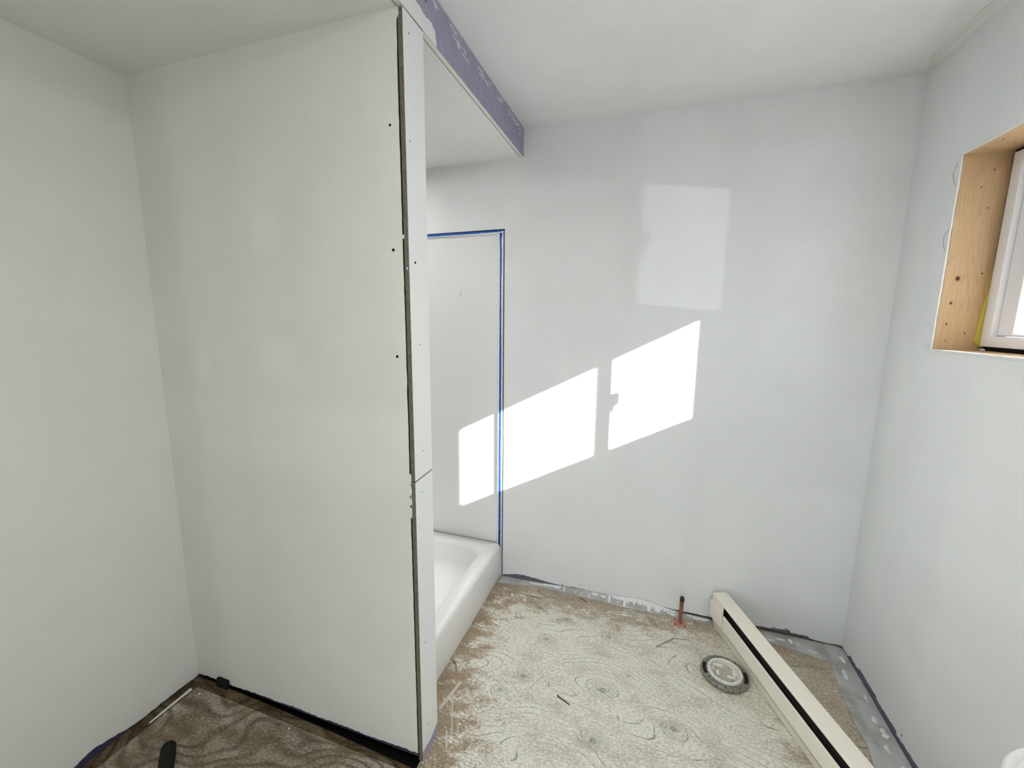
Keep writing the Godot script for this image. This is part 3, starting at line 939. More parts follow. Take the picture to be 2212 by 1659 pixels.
func shower() -> void:
	var s := thing("shower_stall", "white one-piece shower stall with low threshold in the alcove behind the partition", "shower")
	var st := begin()
	var X0 := -1.708
	var X1 := -0.758
	var Z0 := -2.1075
	var Z1 := -1.151
	var rings := [
		ring_of(X0, X1, Z0, Z1, 0.004, 0.0), ring_of(X0, X1, Z0, Z1, 0.004, 0.175),
		ring_of(X0 + 0.004, X1 - 0.004, Z0 + 0.001, Z1 - 0.001, 0.004, 0.189), ring_of(X0 + 0.012, X1 - 0.013, Z0 + 0.002, Z1 - 0.002, 0.004, 0.198),
		ring_of(X0 + 0.02, X1 - 0.024, Z0 + 0.003, Z1 - 0.003, 0.004, 0.2005),
		ring_of(-1.64, -0.832, -2.03, -1.215, 0.10, 0.2), ring_of(-1.636, -0.836, -2.026, -1.219, 0.098, 0.197), ring_of(-1.632, -0.840, -2.022, -1.223, 0.096, 0.19),
		ring_of(-1.615, -0.858, -2.005, -1.24, 0.09, 0.10), ring_of(-1.60, -0.872, -1.99, -1.255, 0.085, 0.075), ring_of(-1.57, -0.90, -1.96, -1.285, 0.08, 0.064),
		ring_of(-1.30, -1.17, -1.70, -1.56, 0.06, 0.055), ring_of(-1.28, -1.19, -1.68, -1.58, 0.045, 0.052)]
	loft(st, rings, Vector3(-1.235, 0, -1.63), 5)
	obj("pan", st, "acrylic", s)
	st = begin()
	lathe(st, [Vector2(0.0, 0.056), Vector2(0.035, 0.056), Vector2(0.045, 0.052)], 24, Transform3D(Basis(), Vector3(-1.235, 0, -1.63)))
	obj("drain", st, "steel", s)
	# walls: a profile in plan, carried up from the pan to the top flange
	var prof := [Vector2(-0.7515, -2.108), Vector2(-0.771, -2.108), Vector2(-0.777, -2.1085), Vector2(-0.781, -2.111), Vector2(-0.7835, -2.116), Vector2(-0.787, -2.1205), Vector2(-0.795, -2.1225), Vector2(-0.83, -2.123)]
	for k in 9:
		var a := PI / 2 * k / 8
		prof.append(Vector2(-1.62 - 0.08 * sin(a), -2.043 - 0.08 * cos(a)))
	for k in 9:
		var a := PI / 2 * k / 8
		prof.append(Vector2(-1.62 - 0.08 * cos(a), -1.24 + 0.08 * sin(a)))
	prof.append(Vector2(-0.80, -1.16))
	prof.append(Vector2(-0.755, -1.153))
	st = begin()
	st.set_smooth_group(3)
	for i in prof.size() - 1:
		var a: Vector2 = prof[i]
		var b: Vector2 = prof[i + 1]
		var y0 := 0.0 if i < 3 else 0.195
		var way := Vector3(b.y - a.y, 0, -(b.x - a.x))
		quad(st, Vector3(a.x, y0, a.y), Vector3(b.x, y0, b.y), Vector3(b.x, 1.916, b.y), Vector3(a.x, 1.916, a.y), way)
	st.set_smooth_group(-1)
	# back skin so that the wall has a thickness
	quad(st, Vector3(-0.7515, 0, -2.108), Vector3(-0.7515, 1.931, -2.108), Vector3(-0.7515, 1.931, -2.128), Vector3(-0.7515, 0, -2.128), Vector3(1, 0, 0))
	quad(st, Vector3(-0.7515, 0, -2.128), Vector3(-0.7515, 1.931, -2.128), Vector3(-1.706, 1.931, -2.128), Vector3(-1.706, 0, -2.128), Vector3(0, 0, -1))
	obj("surround", st, "acrylic", s)
	st = begin()
	tube(st, [Vector3(-1.011, 1.598, -2.1228), Vector3(-1.004, 1.61, -2.1228), Vector3(-0.999, 1.623, -2.1228)], 0.0009, 5)
	obj("scuff", st, "screw", s)
	st = begin()
	box(st, Vector3(-1.62, 1.915, -2.126), Vector3(-0.7515, 1.931, -2.108), 0.004)
	obj("top_flange", st, "acrylic", s)
	st = begin()
	box(st, Vector3(-1.7, 0.0, -2.139), Vector3(-0.7525, 1.929, -2.129))
	obj("backing", st, "dark_gap", s)

func disc_light(o: Node3D, size: float, energy: float) -> void:
	var l := AreaLight3D.new()
	l.name = "glow"
	l.area_size = Vector2(size, size)
	l.light_energy = energy
	l.light_color = Color(1.0, 0.995, 0.985)
	l.area_range = 8.0
	l.shadow_enabled = true
	l.position = Vector3(0, -0.03, 0)
	l.rotation.x = -PI / 2
	o.add_child(l, true)

func added_lights() -> void:
	var at := Vector3(-1.36, HL, -1.62)  # lamp added in the hidden part of the soffit to brighten the shower
	var o := thing("added_recessed_light", "added recessed light above the shower, out of view behind the partition", "light", "", "", at)
	var st := begin()
	lathe(st, [Vector2(0.058, -0.001), Vector2(0.06, -0.006), Vector2(0.075, -0.006), Vector2(0.078, -0.0005)], 40)
	obj("trim_ring", st, "vinyl_frame", o)
	st = begin()
	lathe(st, [Vector2(0.058, -0.002), Vector2(0.0, -0.002)], 40)
	obj("lens", st, "added_lamp_lens", o)
	var l := SpotLight3D.new()
	l.name = "light"
	l.spot_angle = 17.0
	l.spot_angle_attenuation = 0.7
	l.spot_range = 6.0
	l.spot_attenuation = 2.0
	l.light_size = 0.05
	l.light_energy = 0.7
	l.light_color = Color(1.0, 0.98, 0.95)
	l.shadow_enabled = true
	l.position = Vector3(0, -0.008, 0)
	l.rotation.x = -PI / 2
	o.add_child(l, true)
	disc_light(o, 0.1, 0.17)

	# fill light added out of view, flush on the high ceiling
	o = thing("added_ceiling_light", "added flush light on the high ceiling, out of view", "light", "", "", Vector3(0.2, H, -0.15))
	st = begin()
	lathe(st, [Vector2(0.15, -0.001), Vector2(0.15, -0.02), Vector2(0.146, -0.026), Vector2(0.138, -0.026), Vector2(0.136, -0.02)], 48)
	obj("trim_ring", st, "vinyl_frame", o)
	st = begin()
	lathe(st, [Vector2(0.137, -0.022), Vector2(0.0, -0.024)], 48)
	obj("lens", st, "added_lamp_lens", o)
	disc_light(o, 0.22, 0.55)

func strip_tape(x_left: Array, x_right: Array, front: float, back: float) -> SurfaceTool:
	var st := begin()
	var e := ragged(x_right, 0.0011, 71 + int(x_right[0].y * 10), 0.012)
	var l := ragged(x_left, 0.0004, 72, 0.03)
	l.reverse()
	e.append_array(l)
	slab(st, e, frame_of("z", -2.108), front, back)
	return st

func tape() -> void:
	var a := obj("masking_tape", strip_tape([Vector2(-0.771, 0.26), Vector2(-0.7705, 0.9), Vector2(-0.7695, 1.4), Vector2(-0.769, 1.85), Vector2(-0.7725, 1.92)], [Vector2(-0.7575, 0.26), Vector2(-0.7585, 0.6), Vector2(-0.759, 0.95), Vector2(-0.7585, 1.3), Vector2(-0.7615, 1.55), Vector2(-0.7605, 1.7), Vector2(-0.7595, 1.82), Vector2(-0.763, 1.88), Vector2(-0.756, 1.915)], 0.0009, 0.0002), "blue_tape")
	tag(a, "long upright strip of torn blue masking tape on the shower edge", "tape")
	var c := obj("masking_tape", strip_tape([Vector2(-0.7715, 0.004), Vector2(-0.771, 0.15), Vector2(-0.7712, 0.272)], [Vector2(-0.759, 0.004), Vector2(-0.7575, 0.15), Vector2(-0.7585, 0.272)], 0.0016, 0.001), "blue_tape_dark")
	tag(c, "short darker piece of blue masking tape at the floor end of the shower edge", "tape")
	var st := begin()
	slab(st, ragged([Vector2(-1.6, 1.918), Vector2(-1.2, 1.919), Vector2(-0.9, 1.9215), Vector2(-0.76, 1.924), Vector2(-0.757, 1.9305), Vector2(-0.9, 1.9302), Vector2(-1.2, 1.9298), Vector2(-1.6, 1.929), Vector2(-1.6, 1.918)], 0.0007, 75, 0.012).slice(0, -1), frame_of("z", -2.108), 0.0014, 0.0003)
	var t := obj("masking_tape", st, "blue_tape")
	tag(t, "level strip of blue masking tape along the top of the shower wall", "tape")

# ------------------------------------------------------------------ things on the floor
func heater() -> void:
	var o := thing("baseboard_heater", "long cream metal baseboard heater with black slot, loose on the plywood by the back wall", "heater", "", "", Vector3(0.357, 0, -2.061))
	# local: x along its length (s), y up, z towards its front (f)
	o.basis = Basis(Vector3(0.352, 0, 0.936), Vector3.UP, Vector3(-0.936, 0, 0.352))
	var L := 1.02
	var fx := Transform3D(Basis(Vector3(0, 0, 1), Vector3(0, 1, 0), Vector3(-1, 0, 0)), Vector3.ZERO)   # plane of the cross-section: across = f, out = -s
	var run := func(called: String, pts: Array, s0: float, s1: float, m: String) -> void:
		var st := begin()
		slab(st, PackedVector2Array(pts), fx, -s0, -s1)
		obj(called, st, m, o)
	var V := func(a, b): return Vector2(a, b)
	# casing: back, top with its turned-down front lip, bottom
	run.call("casing", [V.call(-0.066, 0.001), V.call(-0.066, 0.181), V.call(-0.0025, 0.181), V.call(0.0, 0.1785), V.call(0.0005, 0.173), V.call(-0.0012, 0.1725), V.call(-0.002, 0.1775), V.call(-0.0045, 0.179), V.call(-0.0645, 0.179), V.call(-0.0645, 0.0025), V.call(-0.022, 0.0025), V.call(-0.020, 0.001)], 0.0, L, "enamel")
	run.call("front_panel", [V.call(-0.004, 0.131), V.call(-0.0015, 0.1315), V.call(0.001, 0.128), V.call(0.0025, 0.068), V.call(0.0, 0.058), V.call(-0.008, 0.052), V.call(-0.009, 0.0535), V.call(-0.0015, 0.059), V.call(0.001, 0.068), V.call(-0.0005, 0.127), V.call(-0.0035, 0.1295)], 0.0995, L - 0.0995, "enamel")
	run.call("bottom_lip", [V.call(-0.021, 0.001), V.call(-0.017, 0.003), V.call(-0.012, 0.026), V.call(-0.005, 0.046), V.call(-0.007, 0.047), V.call(-0.014, 0.026), V.call(-0.0195, 0.004)], 0.1, L - 0.1, "enamel")
	run.call("dark_inside", [V.call(-0.062, 0.004), V.call(-0.02, 0.004), V.call(-0.012, 0.05), V.call(-0.012, 0.12), V.call(-0.03, 0.15), V.call(-0.062, 0.17)], 0.099, L - 0.099, "black")
	run.call("slot_shade_plate", [V.call(-0.06, 0.03), V.call(-0.009, 0.05), V.call(-0.0005, 0.07), V.call(-0.0012, 0.1715), V.call(-0.006, 0.1785), V.call(-0.06, 0.1785)], 0.0957, 0.0992, "black")  # black plate standing in for the shade at the slot end
	for e in [[0.0, 0.106], [L - 0.106, L]]:
		var cap := thing_part("end_cap", o)
		var st := begin()
		slab(st, PackedVector2Array([Vector2(-0.0655, 0.0005), Vector2(-0.0655, 0.1806), Vector2(-0.0028, 0.1806), Vector2(-0.0004, 0.178), Vector2(0.0002, 0.172), Vector2(0.0012, 0.131), Vector2(0.0028, 0.068), Vector2(0.0, 0.056), Vector2(-0.012, 0.026), Vector2(-0.018, 0.0005)]), fx, -e[0] - 0.001, -e[1] + (0.001 if e[0] > 0.1 else 0.0108))
		obj("cap_shell", st, "enamel", cap)
		if e[0] < 0.1:
			st = begin()
			slab(st, PackedVector2Array([Vector2(-0.02, 0.06), Vector2(-0.02, 0.135), Vector2(0.0035, 0.14), Vector2(0.0045, 0.13), Vector2(0.006, 0.068), Vector2(0.003, 0.058), Vector2(-0.01, 0.05)]), fx, 0.012, -0.085)
			obj("end_bulge", st, "enamel", cap)
			st = begin()
			slab(st, PackedVector2Array([Vector2(-0.02, 0.035), Vector2(-0.02, 0.13), Vector2(-0.002, 0.13), Vector2(0.0, 0.12), Vector2(0.001, 0.068), Vector2(-0.004, 0.05)]), fx, 0.02, 0.0)
			obj("knockout_plate", st, "enamel_dark", cap)
	var st2 := begin()
	box(st2, Vector3(0.45, 0.151, -0.05), Vector3(0.47, 0.165, -0.03), 0.002)
	obj("bracket", st2, "steel", o)

func thing_part(called: String, parent: Node) -> Node3D:
	var n := Node3D.new()
	n.name = called
	parent.add_child(n, true)
	return n

func flange() -> void:
	var o := thing("toilet_flange", "round grey metal floor flange with white inner ring and dirty plugged centre", "flange", "", "", Vector3(0.3775, 0.0, -1.766))
	o.scale.y = 1.5
	var st := begin()
	lathe(st, [Vector2(0.060, 0.001), Vector2(0.092, 0.001), Vector2(0.0935, 0.004), Vector2(0.0925, 0.008), Vector2(0.089, 0.0095), Vector2(0.068, 0.0095), Vector2(0.066, 0.0065), Vector2(0.062, 0.0065)], 72)
	obj("metal_ring", st, "steel", o)
	st = begin()
	lathe(st, [Vector2(0.068, 0.006), Vector2(0.0675, 0.0135), Vector2(0.0655, 0.0155), Vector2(0.059, 0.0155), Vector2(0.057, 0.0135), Vector2(0.055, 0.005), Vector2(0.05, 0.004), Vector2(0.044, 0.0045)], 72)
	obj("plastic_ring", st, "pvc", o)
	st = begin()
	lathe(st, [Vector2(0.057, 0.0035), Vector2(0.043, 0.0035), Vector2(0.0425, 0.008), Vector2(0.0395, 0.0085), Vector2(0.037, 0.006), Vector2(0.02, 0.0045), Vector2(0.0, 0.005)], 60)
	obj("plug", st, "plug_dirt", o)
	# flakes of thinset left on the plug
	for f in [[-0.022, -0.032, 0.018, 0.007, 11], [0.018, 0.022, 0.017, 0.008, 12], [-0.028, 0.012, 0.006, 0.016, 13], [0.036, -0.004, 0.007, 0.017, 14], [-0.043, -0.002, 0.005, 0.004, 15]]:
		st = begin()
		slab(st, blob(f[2], f[3], 13, 0.28, f[4], Vector2(f[0], -f[1])), frame_of("y", 0.0), 0.011, 0.005)
		obj("compound_flake", st, "crumb", o)
	# curved bolt slots and screw holes in the ring
	for a0 in [2.75, -0.45]:
		var pts := PackedVector2Array()
		for k in 13:
			var a: float = a0 + 0.75 * k / 12.0
			pts.append(Vector2(cos(a), sin(a)) * 0.0865)
		for k in 13:
			var a: float = a0 + 0.75 * (12 - k) / 12.0
			pts.append(Vector2(cos(a), sin(a)) * 0.0735)
		st = begin()
		slab(st, pts, frame_of("y", 0.0), 0.0099, 0.0085)
		obj("bolt_slot", st, "dark_gap", o)
	for a in [0.9, 1.75, 3.75, 4.6, 5.3]:
		st = begin()
		slab(st, blob(0.0028, 0.0028, 10, 0.1, 3, Vector2(cos(a), sin(a)) * 0.081), frame_of("y", 0.0), 0.0100, 0.0085)
		obj("screw_hole", st, "dark_gap", o)

func pipe() -> void:
	var o := thing("copper_stub", "copper stub pipe standing on a square copper floor plate beside the heater", "pipe", "", "", Vector3(0.2165, 0.0, -2.034))
	var st := begin()
	slab(st, blob(0.0285, 0.0285, 24, 0.0, 1), frame_of("y", 0.0), 0.0028, 0.0005)
	st = begin()
	var sq := PackedVector2Array()
	for c in [[0.023, 0.020, 0.0], [-0.023, 0.020, PI / 2], [-0.023, -0.020, PI], [0.023, -0.020, 3 * PI / 2]]:
		for k in 5:
			var a: float = c[2] + PI / 2 * k / 4
			sq.append(Vector2(c[0] + 0.005 * cos(a), c[1] + 0.005 * sin(a)))
	slab(st, sq, frame_of("y", 0.0), 0.003, 0.0005)
	obj("floor_plate", st, "copper_plate", o)
	st = begin()
	lathe(st, [Vector2(0.012, 0.003), Vector2(0.0115, 0.005), Vector2(0.0092, 0.008), Vector2(0.0092, 0.12), Vector2(0.0088, 0.122)], 20, Transform3D(Basis(Vector3.FORWARD, 0.015), Vector3.ZERO))
	obj("pipe", st, "copper", o)
	st = begin()
	lathe(st, [Vector2(0.0092, 0.118), Vector2(0.0104, 0.119), Vector2(0.0104, 0.139), Vector2(0.0085, 0.1425), Vector2(0.0045, 0.1435), Vector2(0.0, 0.1437)], 20, Transform3D(Basis(Vector3.FORWARD, 0.015), Vector3.ZERO))
	obj("end_cap", st, "copper_dark", o)
	for c in [[-0.022, 0.019], [0.023, -0.02], [-0.022, -0.018]]:
		st = begin()
		slab(st, blob(0.0035, 0.0035, 10, 0.15, 4, Vector2(c[0], c[1])), frame_of("y", 0.0), 0.0034, 0.002)
		obj("screw_hole", st, "black", o)

# the surface of a strip that lies on the floor and turns up against a wall; rows: [u, near edge v, height at the wall]
func sheet_point(rows: Array, wall: float, along_x: bool, sd: int, u: float, s: float) -> Vector3:
	var noise: FastNoiseLite = sheet_noise(sd)
	var i := 0
	while i < rows.size() - 2 and u > rows[i + 1][0]:
		i += 1
	var t := clampf((u - rows[i][0]) / (rows[i + 1][0] - rows[i][0]), 0.0, 1.0)
	var v: float = lerpf(rows[i][1], rows[i + 1][1], t) + 0.004 * noise.get_noise_1d(u * 3.0)
	var h: float = lerpf(rows[i][2], rows[i + 1][2], t)
	var d := lerpf(v, wall, s)
	var y := 0.0012 + h * pow(s, 2.2) + 0.0012 * absf(noise.get_noise_2d(u * 4.0, d * 4.0)) + 0.0025 * maxf(0.0, 1.0 - 4.0 * s) * maxf(0.0, noise.get_noise_1d(u * 1.2 + 5.0))
	return Vector3(u, y, d) if along_x else Vector3(d, y, u)

var noises := {}
func sheet_noise(sd: int) -> FastNoiseLite:
	if not noises.has(sd):
		var noise := FastNoiseLite.new()
		noise.seed = sd
		noise.frequency = 9.0
		noises[sd] = noise
	return noises[sd]

func sheet(rows: Array, wall: float, along_x: bool, sd: int) -> SurfaceTool:
	var st := begin()
	var u0: float = rows[0][0]
	var u1: float = rows[-1][0]
	var n := int((u1 - u0) / 0.012)
	var m := 8
	for i in n:
		var a := lerpf(u0, u1, float(i) / n)
		var b := lerpf(u0, u1, float(i + 1) / n)
		st.set_smooth_group(4)
		for j in m:
			quad(st, sheet_point(rows, wall, along_x, sd, a, float(j) / m), sheet_point(rows, wall, along_x, sd, b, float(j) / m), sheet_point(rows, wall, along_x, sd, b, float(j + 1) / m), sheet_point(rows, wall, along_x, sd, a, float(j + 1) / m), Vector3.UP)
		st.set_smooth_group(-1)
		var p := sheet_point(rows, wall, along_x, sd, a, 0.0)
		var q := sheet_point(rows, wall, along_x, sd, b, 0.0)
		quad(st, p, q, Vector3(q.x, 0.0, q.z), Vector3(p.x, 0.0, p.z), p - sheet_point(rows, wall, along_x, sd, a, 0.5))
	return st

# compound spilt on the sheet: from the wall down to s = low(u), with ragged runs; spills: [u from, u to, s at the low edge]
func spill(rows: Array, wall: float, along_x: bool, sd: int, from: float, to: float, low: float, top: float, called: String, parent: Node) -> void:
	var st := begin()
	var noise := sheet_noise(sd)
	var n := maxi(3, int((to - from) / 0.0022))
	var m := 12
	var any := false
	var up := Vector3(0, 0.0007, 0)
	for i in n:
		var a := lerpf(from, to, float(i) / n)
		var b := lerpf(from, to, float(i + 1) / n)
		var mid := (i + 0.5) / n
		var end := sqrt(maxf(0.0, 1.0 - pow(absf(mid * 2.0 - 1.0), 3.0)))
		var lo := lerpf(top, low + 0.8 * noise.get_noise_1d(a * 7.0) * (top - low) + 0.12 * noise.get_noise_1d(a * 30.0) * (top - low), end)
		lo = clampf(lo, 0.02, 1.0)
		var hi := clampf(top + 0.12 * noise.get_noise_1d(a * 30.0 + 90.0), 0.0, 0.99)
		if hi - lo < 0.02: continue
		for j in m:
			var s0 := lerpf(lo, hi, float(j) / m)
			var s1 := lerpf(lo, hi, float(j + 1) / m)
			quad(st, sheet_point(rows, wall, along_x, sd, a, s0) + up, sheet_point(rows, wall, along_x, sd, b, s0) + up, sheet_point(rows, wall, along_x, sd, b, s1) + up, sheet_point(rows, wall, along_x, sd, a, s1) + up, Vector3.UP)
			any = true
	if any: obj(called, st, "coat", parent)

func remnants() -> void:
	var a := thing("vinyl_remnant", "narrow grey vinyl remnant spattered with white, along the foot of the back wall", "vinyl strip")
	var rows := [[-0.748, -2.036, 0.0], [-0.64, -2.053, 0.002], [-0.54, -2.072, 0.004], [-0.465, -2.077, 0.007], [-0.40, -2.074, 0.012], [-0.315, -2.069, 0.016], [-0.23, -2.067, 0.018], [-0.147, -2.065, 0.018], [-0.066, -2.06, 0.026], [0.013, -2.063, 0.034], [0.06, -2.064, 0.034], [0.095, -2.064, 0.026], [0.165, -2.066, 0.01], [0.24, -2.075, 0.004], [0.289, -2.077, 0.003], [0.34, -2.065, 0.002], [0.36, -2.072, 0.002], [0.45, -2.088, 0.002]]
	obj("sheet", sheet(rows, ZW + 0.0015, true, 2), "grey_vinyl", a)
	# compound that ran over it: [from, to, low edge, high edge], 0 at the near edge and 1 at the wall
	for d in [[-0.58, -0.47, 0.45, 0.75], [-0.50, -0.39, 0.55, 0.95], [-0.381, -0.373, 0.1, 0.9], [-0.315, -0.311, 0.35, 0.7], [-0.285, -0.279, 0.45, 0.62], [-0.242, -0.236, 0.15, 0.65], [-0.225, -0.19, 0.68, 0.9], [-0.18, -0.15, 0.62, 0.85], [-0.138, -0.126, 0.12, 0.98], [-0.125, 0.21, 0.62, 0.98], [-0.062, -0.044, 0.04, 0.99], [-0.04, 0.05, 0.8, 0.99], [0.0, 0.2, 0.55, 0.98], [0.06, 0.078, 0.15, 0.9], [0.095, 0.125, 0.1, 0.9], [-0.1, 0.0, 0.03, 0.12], [0.02, 0.10, 0.02, 0.1], [0.16, 0.2, 0.2, 0.6], [0.25, 0.36, 0.4, 0.9], [-0.095, -0.075, 0.4, 0.5]]:
		spill(rows, ZW + 0.0015, true, 2, d[0], d[1], d[2], d[3], "compound_drip", a)
	var b := thing("vinyl_remnant", "grey vinyl remnant along the back wall behind the heater, reaching into the right corner", "vinyl strip")
	rows = [[0.52, -2.04, 0.001], [0.611, -2.034, 0.001], [0.657, -2.027, 0.001], [0.702, -2.021, 0.001], [0.744, -2.007, 0.001], [0.785, -1.997, 0.0], [0.836, -1.991, 0.0], [0.9, -1.985, 0.0]]
	obj("sheet", sheet(rows, ZW + 0.0015, true, 3), "grey_vinyl", b)
	for d in [[0.692, 0.71, 0.4, 0.75], [0.64, 0.68, 0.45, 0.62], [0.72, 0.733, 0.45, 0.6], [0.6, 0.63, 0.2, 0.3], [0.75, 0.8, 0.3, 0.36]]:
		spill(rows, ZW + 0.0015, true, 3, d[0], d[1], d[2], d[3], "compound_drip", b)
	var c := thing("vinyl_remnant", "wide grey vinyl remnant with a wavy edge along the foot of the right wall", "vinyl strip")
	rows = [[-2.098, 0.805, 0.0], [-2.081, 0.814, 0.001], [-2.046, 0.837, 0.002], [-1.989, 0.831, 0.003], [-1.928, 0.823, 0.004], [-1.84, 0.813, 0.005], [-1.768, 0.81, 0.005], [-1.69, 0.804, 0.005], [-1.639, 0.806, 0.006], [-1.596, 0.81, 0.006], [-1.526, 0.798, 0.006], [-1.3, 0.79, 0.006], [-1.1, 0.8, 0.004]]
	obj("sheet", sheet(rows, XR - 0.0015, false, 4), "grey_vinyl", c).position.y = 0.0012
	for d in [[-1.96, -1.90, 0.38, 0.5], [-2.04, -2.0, 0.5, 0.75], [-1.735, -1.705, 0.62, 0.74], [-1.69, -1.645, 0.66, 0.82], [-1.62, -1.585, 0.52, 0.6], [-1.55, -1.51, 0.66, 0.82], [-1.84, -1.80, 0.75, 0.8]]:
		spill(rows, XR - 0.0015, false, 4, d[0], d[1], d[2], d[3], "compound_drip", c)
	for m in c.get_children():
		m.position.y = 0.0012

func debris() -> void:
	# the nail
	var n := thing("nail", "dark rusty nail lying alone in the middle of the dusty plywood", "nail", "", "", Vector3(-0.27, 0.0, -1.436))
	var st := begin()
	var d := Vector3(0.051, 0, 0.021)
	tube(st, [Vector3(0, 0.003, 0), d * 0.92 + Vector3(0, 0.0022, 0), d + Vector3(0, 0.0018, 0)], 0.0019, 8)
	obj("shank", st, "nail_rust", n)
	st = begin()
	tube(st, [Vector3(0, 0.0036, 0) - d.normalized() * 0.001, Vector3(0, 0.0036, 0) + d.normalized() * 0.0008], 0.0036, 12)
	obj("head", st, "nail_rust", n)
	# splinters
	st = begin()
	tube(st, [Vector3(0.105, 0.002, -1.836), Vector3(0.145, 0.0025, -1.874), Vector3(0.182, 0.003, -1.913)], 0.0022, 6)
	tube(st, [Vector3(0.182, 0.003, -1.913), Vector3(0.22, 0.0022, -1.921), Vector3(0.258, 0.002, -1.927)], 0.0016, 6, 0.001)
	tag(obj("splinter", st, "splinter"), "bent pale splinter of wood lying in front of the copper pipe", "splinter")
	st = begin()
	tube(st, [Vector3(-0.567, 0.0018, -1.984), Vector3(-0.52, 0.0022, -1.984), Vector3(-0.477, 0.0018, -1.987)], 0.0016, 6, 0.001)
	tag(obj("splinter", st, "splinter_dark"), "thin brown splinter beside the shower, near the two large crumbs", "splinter")
	st = begin()
	tube(st, [Vector3(-0.286, 0.0024, -2.06), Vector3(-0.264, 0.002, -2.048), Vector3(-0.242, 0.0018, -2.033)], 0.0017, 6)
	tag(obj("splinter", st, "splinter_dark"), "short brown splinter poking out from under the narrow grey vinyl strip", "splinter")
	# wire staples
	var i := 0
	for p in [[-0.3131, -1.4792, 0.02, 1.2, "curved black wire staple on the plywood just behind the rusty nail"], [-0.007, -1.6295, 0.012, 0.4, "small curved black staple on the plywood between the nail and the flange"], [-0.033, -1.4233, 0.012, 0.9, "tiny straight-looking dark staple on the plywood right of the large knot"]]:
		st = begin()
		var pts := []
		for k in 7:
			var t := k / 6.0
			var q := Vector2((t - 0.5) * p[2], 0.25 * p[2] * sin(t * PI)).rotated(p[3])
			pts.append(Vector3(p[0] + q.x, 0.0012, p[1] + q.y))
		tube(st, pts, 0.0009, 5)
		tag(obj("staple", st, "black"), p[4], "staple")
		i += 1
	# crumbs of plaster
	var big := [[-0.636, -1.96, 0.009, "largest white plaster crumb, nearest to the shower threshold"], [-0.558, -1.943, 0.0085, "large white plaster crumb beside the brown splinter near the shower"], [-0.05, -2.0, 0.0075, "white plaster crumb on bare brown plywood in front of the grey vinyl drip"]]
	for b in big:
		tag(crumb(b[0], b[1], b[2]), b[3], "crumb")
	var small := [
		[-0.5886, -1.2062, 0.005, "bright white crumb on brown plywood near the partition end, below the pale scratches"],
		[-0.6335, -1.1782, 0.003, "tiny white crumb closest to the purple foot of the partition end"],
		[-0.65, -1.6, 0.003, "tiny white crumb close against the middle of the shower threshold"],
		[-0.511, -1.478, 0.005, "white crumb left of the two small knots nearest the shower"],
		[-0.452, -1.429, 0.005, "white crumb between the two small knots nearest the shower"],
		[-0.2087, -1.2697, 0.005, "white crumb by the lowest knot, rightmost of the little cluster below the nail"],
		[-0.2844, -1.2415, 0.004, "white crumb below the rusty nail, leftmost of the little cluster there"],
		[-0.253, -1.2245, 0.004, "white crumb below the rusty nail, middle and nearest one of the little cluster"],
		[-0.3033, -1.1611, 0.0065, "largest white crumb at the near edge of the floor, straight below the nail"],
		[-0.14, -1.44, 0.004, "white crumb right of the rusty nail at the edge of the largest knot"],
		[-0.051, -1.876, 0.0045, "white crumb alone on the plywood left of the bent splinter"],
		[0.03, -1.999, 0.0045, "white crumb near the grey vinyl strip, left of the copper pipe"],
		[0.19, -1.99, 0.004, "white crumb just in front of the left corner of the copper floor plate"],
		[0.225, -2.0, 0.003, "tiny white crumb touching the front of the copper floor plate"],
		[0.15, -1.94, 0.004, "white crumb between the copper floor plate and the bend of the splinter"],
		[0.32, -1.64, 0.0035, "white crumb just in front of the round metal floor flange"],
		[0.09, -1.367, 0.003, "tiny white crumb by the knot farthest right on the floor"],
		[0.02, -1.60, 0.003, "tiny white crumb halfway between the rusty nail and the floor flange"],
		[-1.62, -0.985, 0.005, "small white crumb on the dark floor in the left corner by the seam"],
		[-1.17, -0.99, 0.004, "small white crumb on the dark floor seam in front of the left partition"]]
	for c in small:
		tag(crumb(c[0], c[1], c[2]), c[3], "crumb", "small plaster crumbs on the floor")
	# dark handle at the left edge of the floor
	var h := thing("tool_handle", "rounded black tool handle lying on the dark plywood at the foot of the left wall", "handle", "", "", Vector3(-1.50, 0.0, -0.80))
	st = begin()
	var prof := [Vector2(0, 0)]
	for k in 7:
		var a := PI / 2 * k / 6
		prof.append(Vector2(0.0215 * sin(a), 0.018 * (1.0 - cos(a))))
	prof.append_array([Vector2(0.0225, 0.06), Vector2(0.021, 0.1), Vector2(0.0195, 0.15), Vector2(0.02, 0.2), Vector2(0.0, 0.203)])
	lathe(st, prof, 20, Transform3D(Basis(Vector3(-0.6, 0, 0.8), Vector3(0.8, 0, 0.6), Vector3(0, 1, 0)), Vector3(0, 0.0226, 0)))
	obj("grip", st, "black", h)
	st = begin()
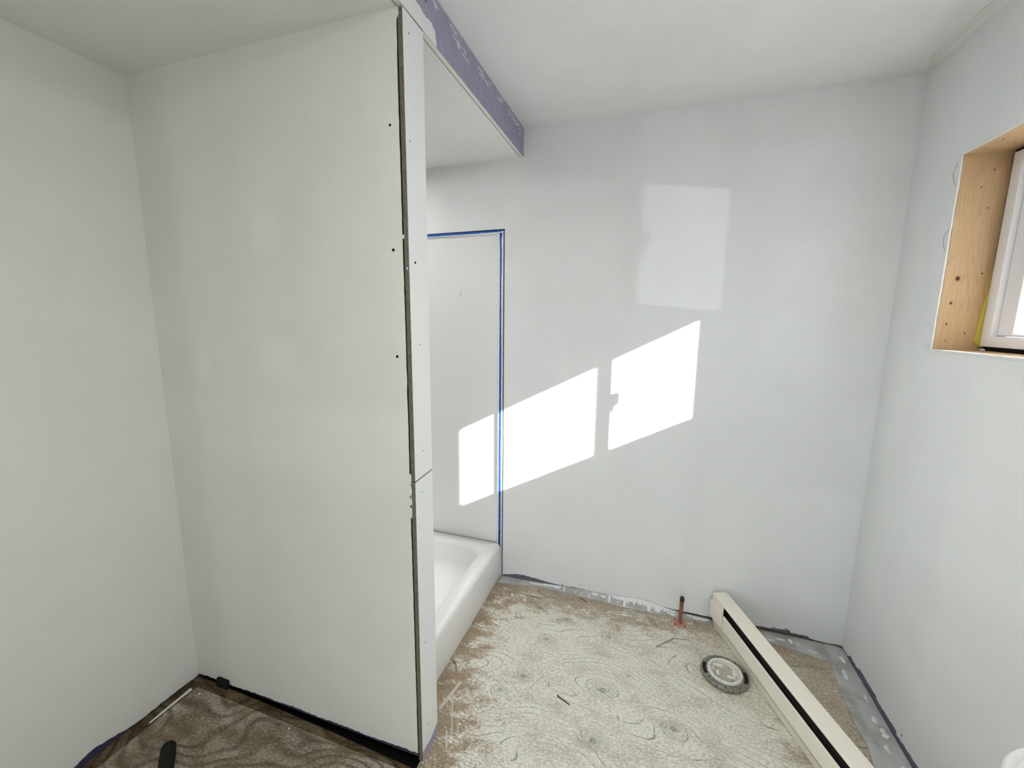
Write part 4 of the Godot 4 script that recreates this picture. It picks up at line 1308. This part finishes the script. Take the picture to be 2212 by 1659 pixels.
	lathe(st, [Vector2(0.0, 0.2), Vector2(0.009, 0.2), Vector2(0.008, 0.3), Vector2(0.0, 0.302)], 12, Transform3D(Basis(Vector3(-0.6, 0, 0.8), Vector3(0.8, 0, 0.6), Vector3(0, 1, 0)), Vector3(0, 0.0226, 0)))
	obj("shaft", st, "screw", h)

func crumb(x: float, z: float, r: float) -> MeshInstance3D:
	var rng := RandomNumberGenerator.new()
	rng.seed = int(absf(x * 9301 + z * 49297))
	var st := begin()
	var lo := blob(r, r * 0.85, 7, 0.25, rng.randi(), Vector2.ZERO)
	var hi := PackedVector2Array()
	for p in lo: hi.append(p * rng.randf_range(0.45, 0.75))
	var hgt := r * 0.8
	for k in 7:
		var a := Vector3(lo[k].x, 0, lo[k].y)
		var b := Vector3(lo[(k + 1) % 7].x, 0, lo[(k + 1) % 7].y)
		var c := Vector3(hi[(k + 1) % 7].x, hgt, hi[(k + 1) % 7].y)
		var d := Vector3(hi[k].x, hgt, hi[k].y)
		quad(st, a, b, c, d, a + b + Vector3(0, r * 0.3, 0))
		tri(st, c, d, Vector3(0, hgt * 1.15, 0), Vector3.UP)
		tri(st, a, b, Vector3.ZERO, Vector3.DOWN)
	var o := obj("plaster_crumb", st, "crumb")
	o.position = Vector3(x, 0.0, z)
	return o

func pails() -> void:
	# two compound pails stacked by the right wall; only the lid of the upper one shows
	for k in 2:
		var o := thing("white_pail", ["white plastic pail carrying the other pail by the right wall", "white plastic pail with a raised lid rim, on top beside the right wall"][k], "pail", "", "", Vector3(0.742, 0.37 * k, -0.755))
		var st := begin()
		lathe(st, [Vector2(0.0, 0.002), Vector2(0.13, 0.002), Vector2(0.133, 0.006), Vector2(0.148, 0.30), Vector2(0.152, 0.302), Vector2(0.152, 0.318), Vector2(0.149, 0.32), Vector2(0.149, 0.345)], 72)
		obj("body", st, "pail", o)
		st = begin()
		lathe(st, [Vector2(0.149, 0.344), Vector2(0.1545, 0.345), Vector2(0.156, 0.35), Vector2(0.156, 0.364), Vector2(0.153, 0.3695), Vector2(0.147, 0.3695), Vector2(0.144, 0.366), Vector2(0.142, 0.36), Vector2(0.13, 0.359), Vector2(0.0, 0.359)], 72)
		obj("lid", st, "pail", o)
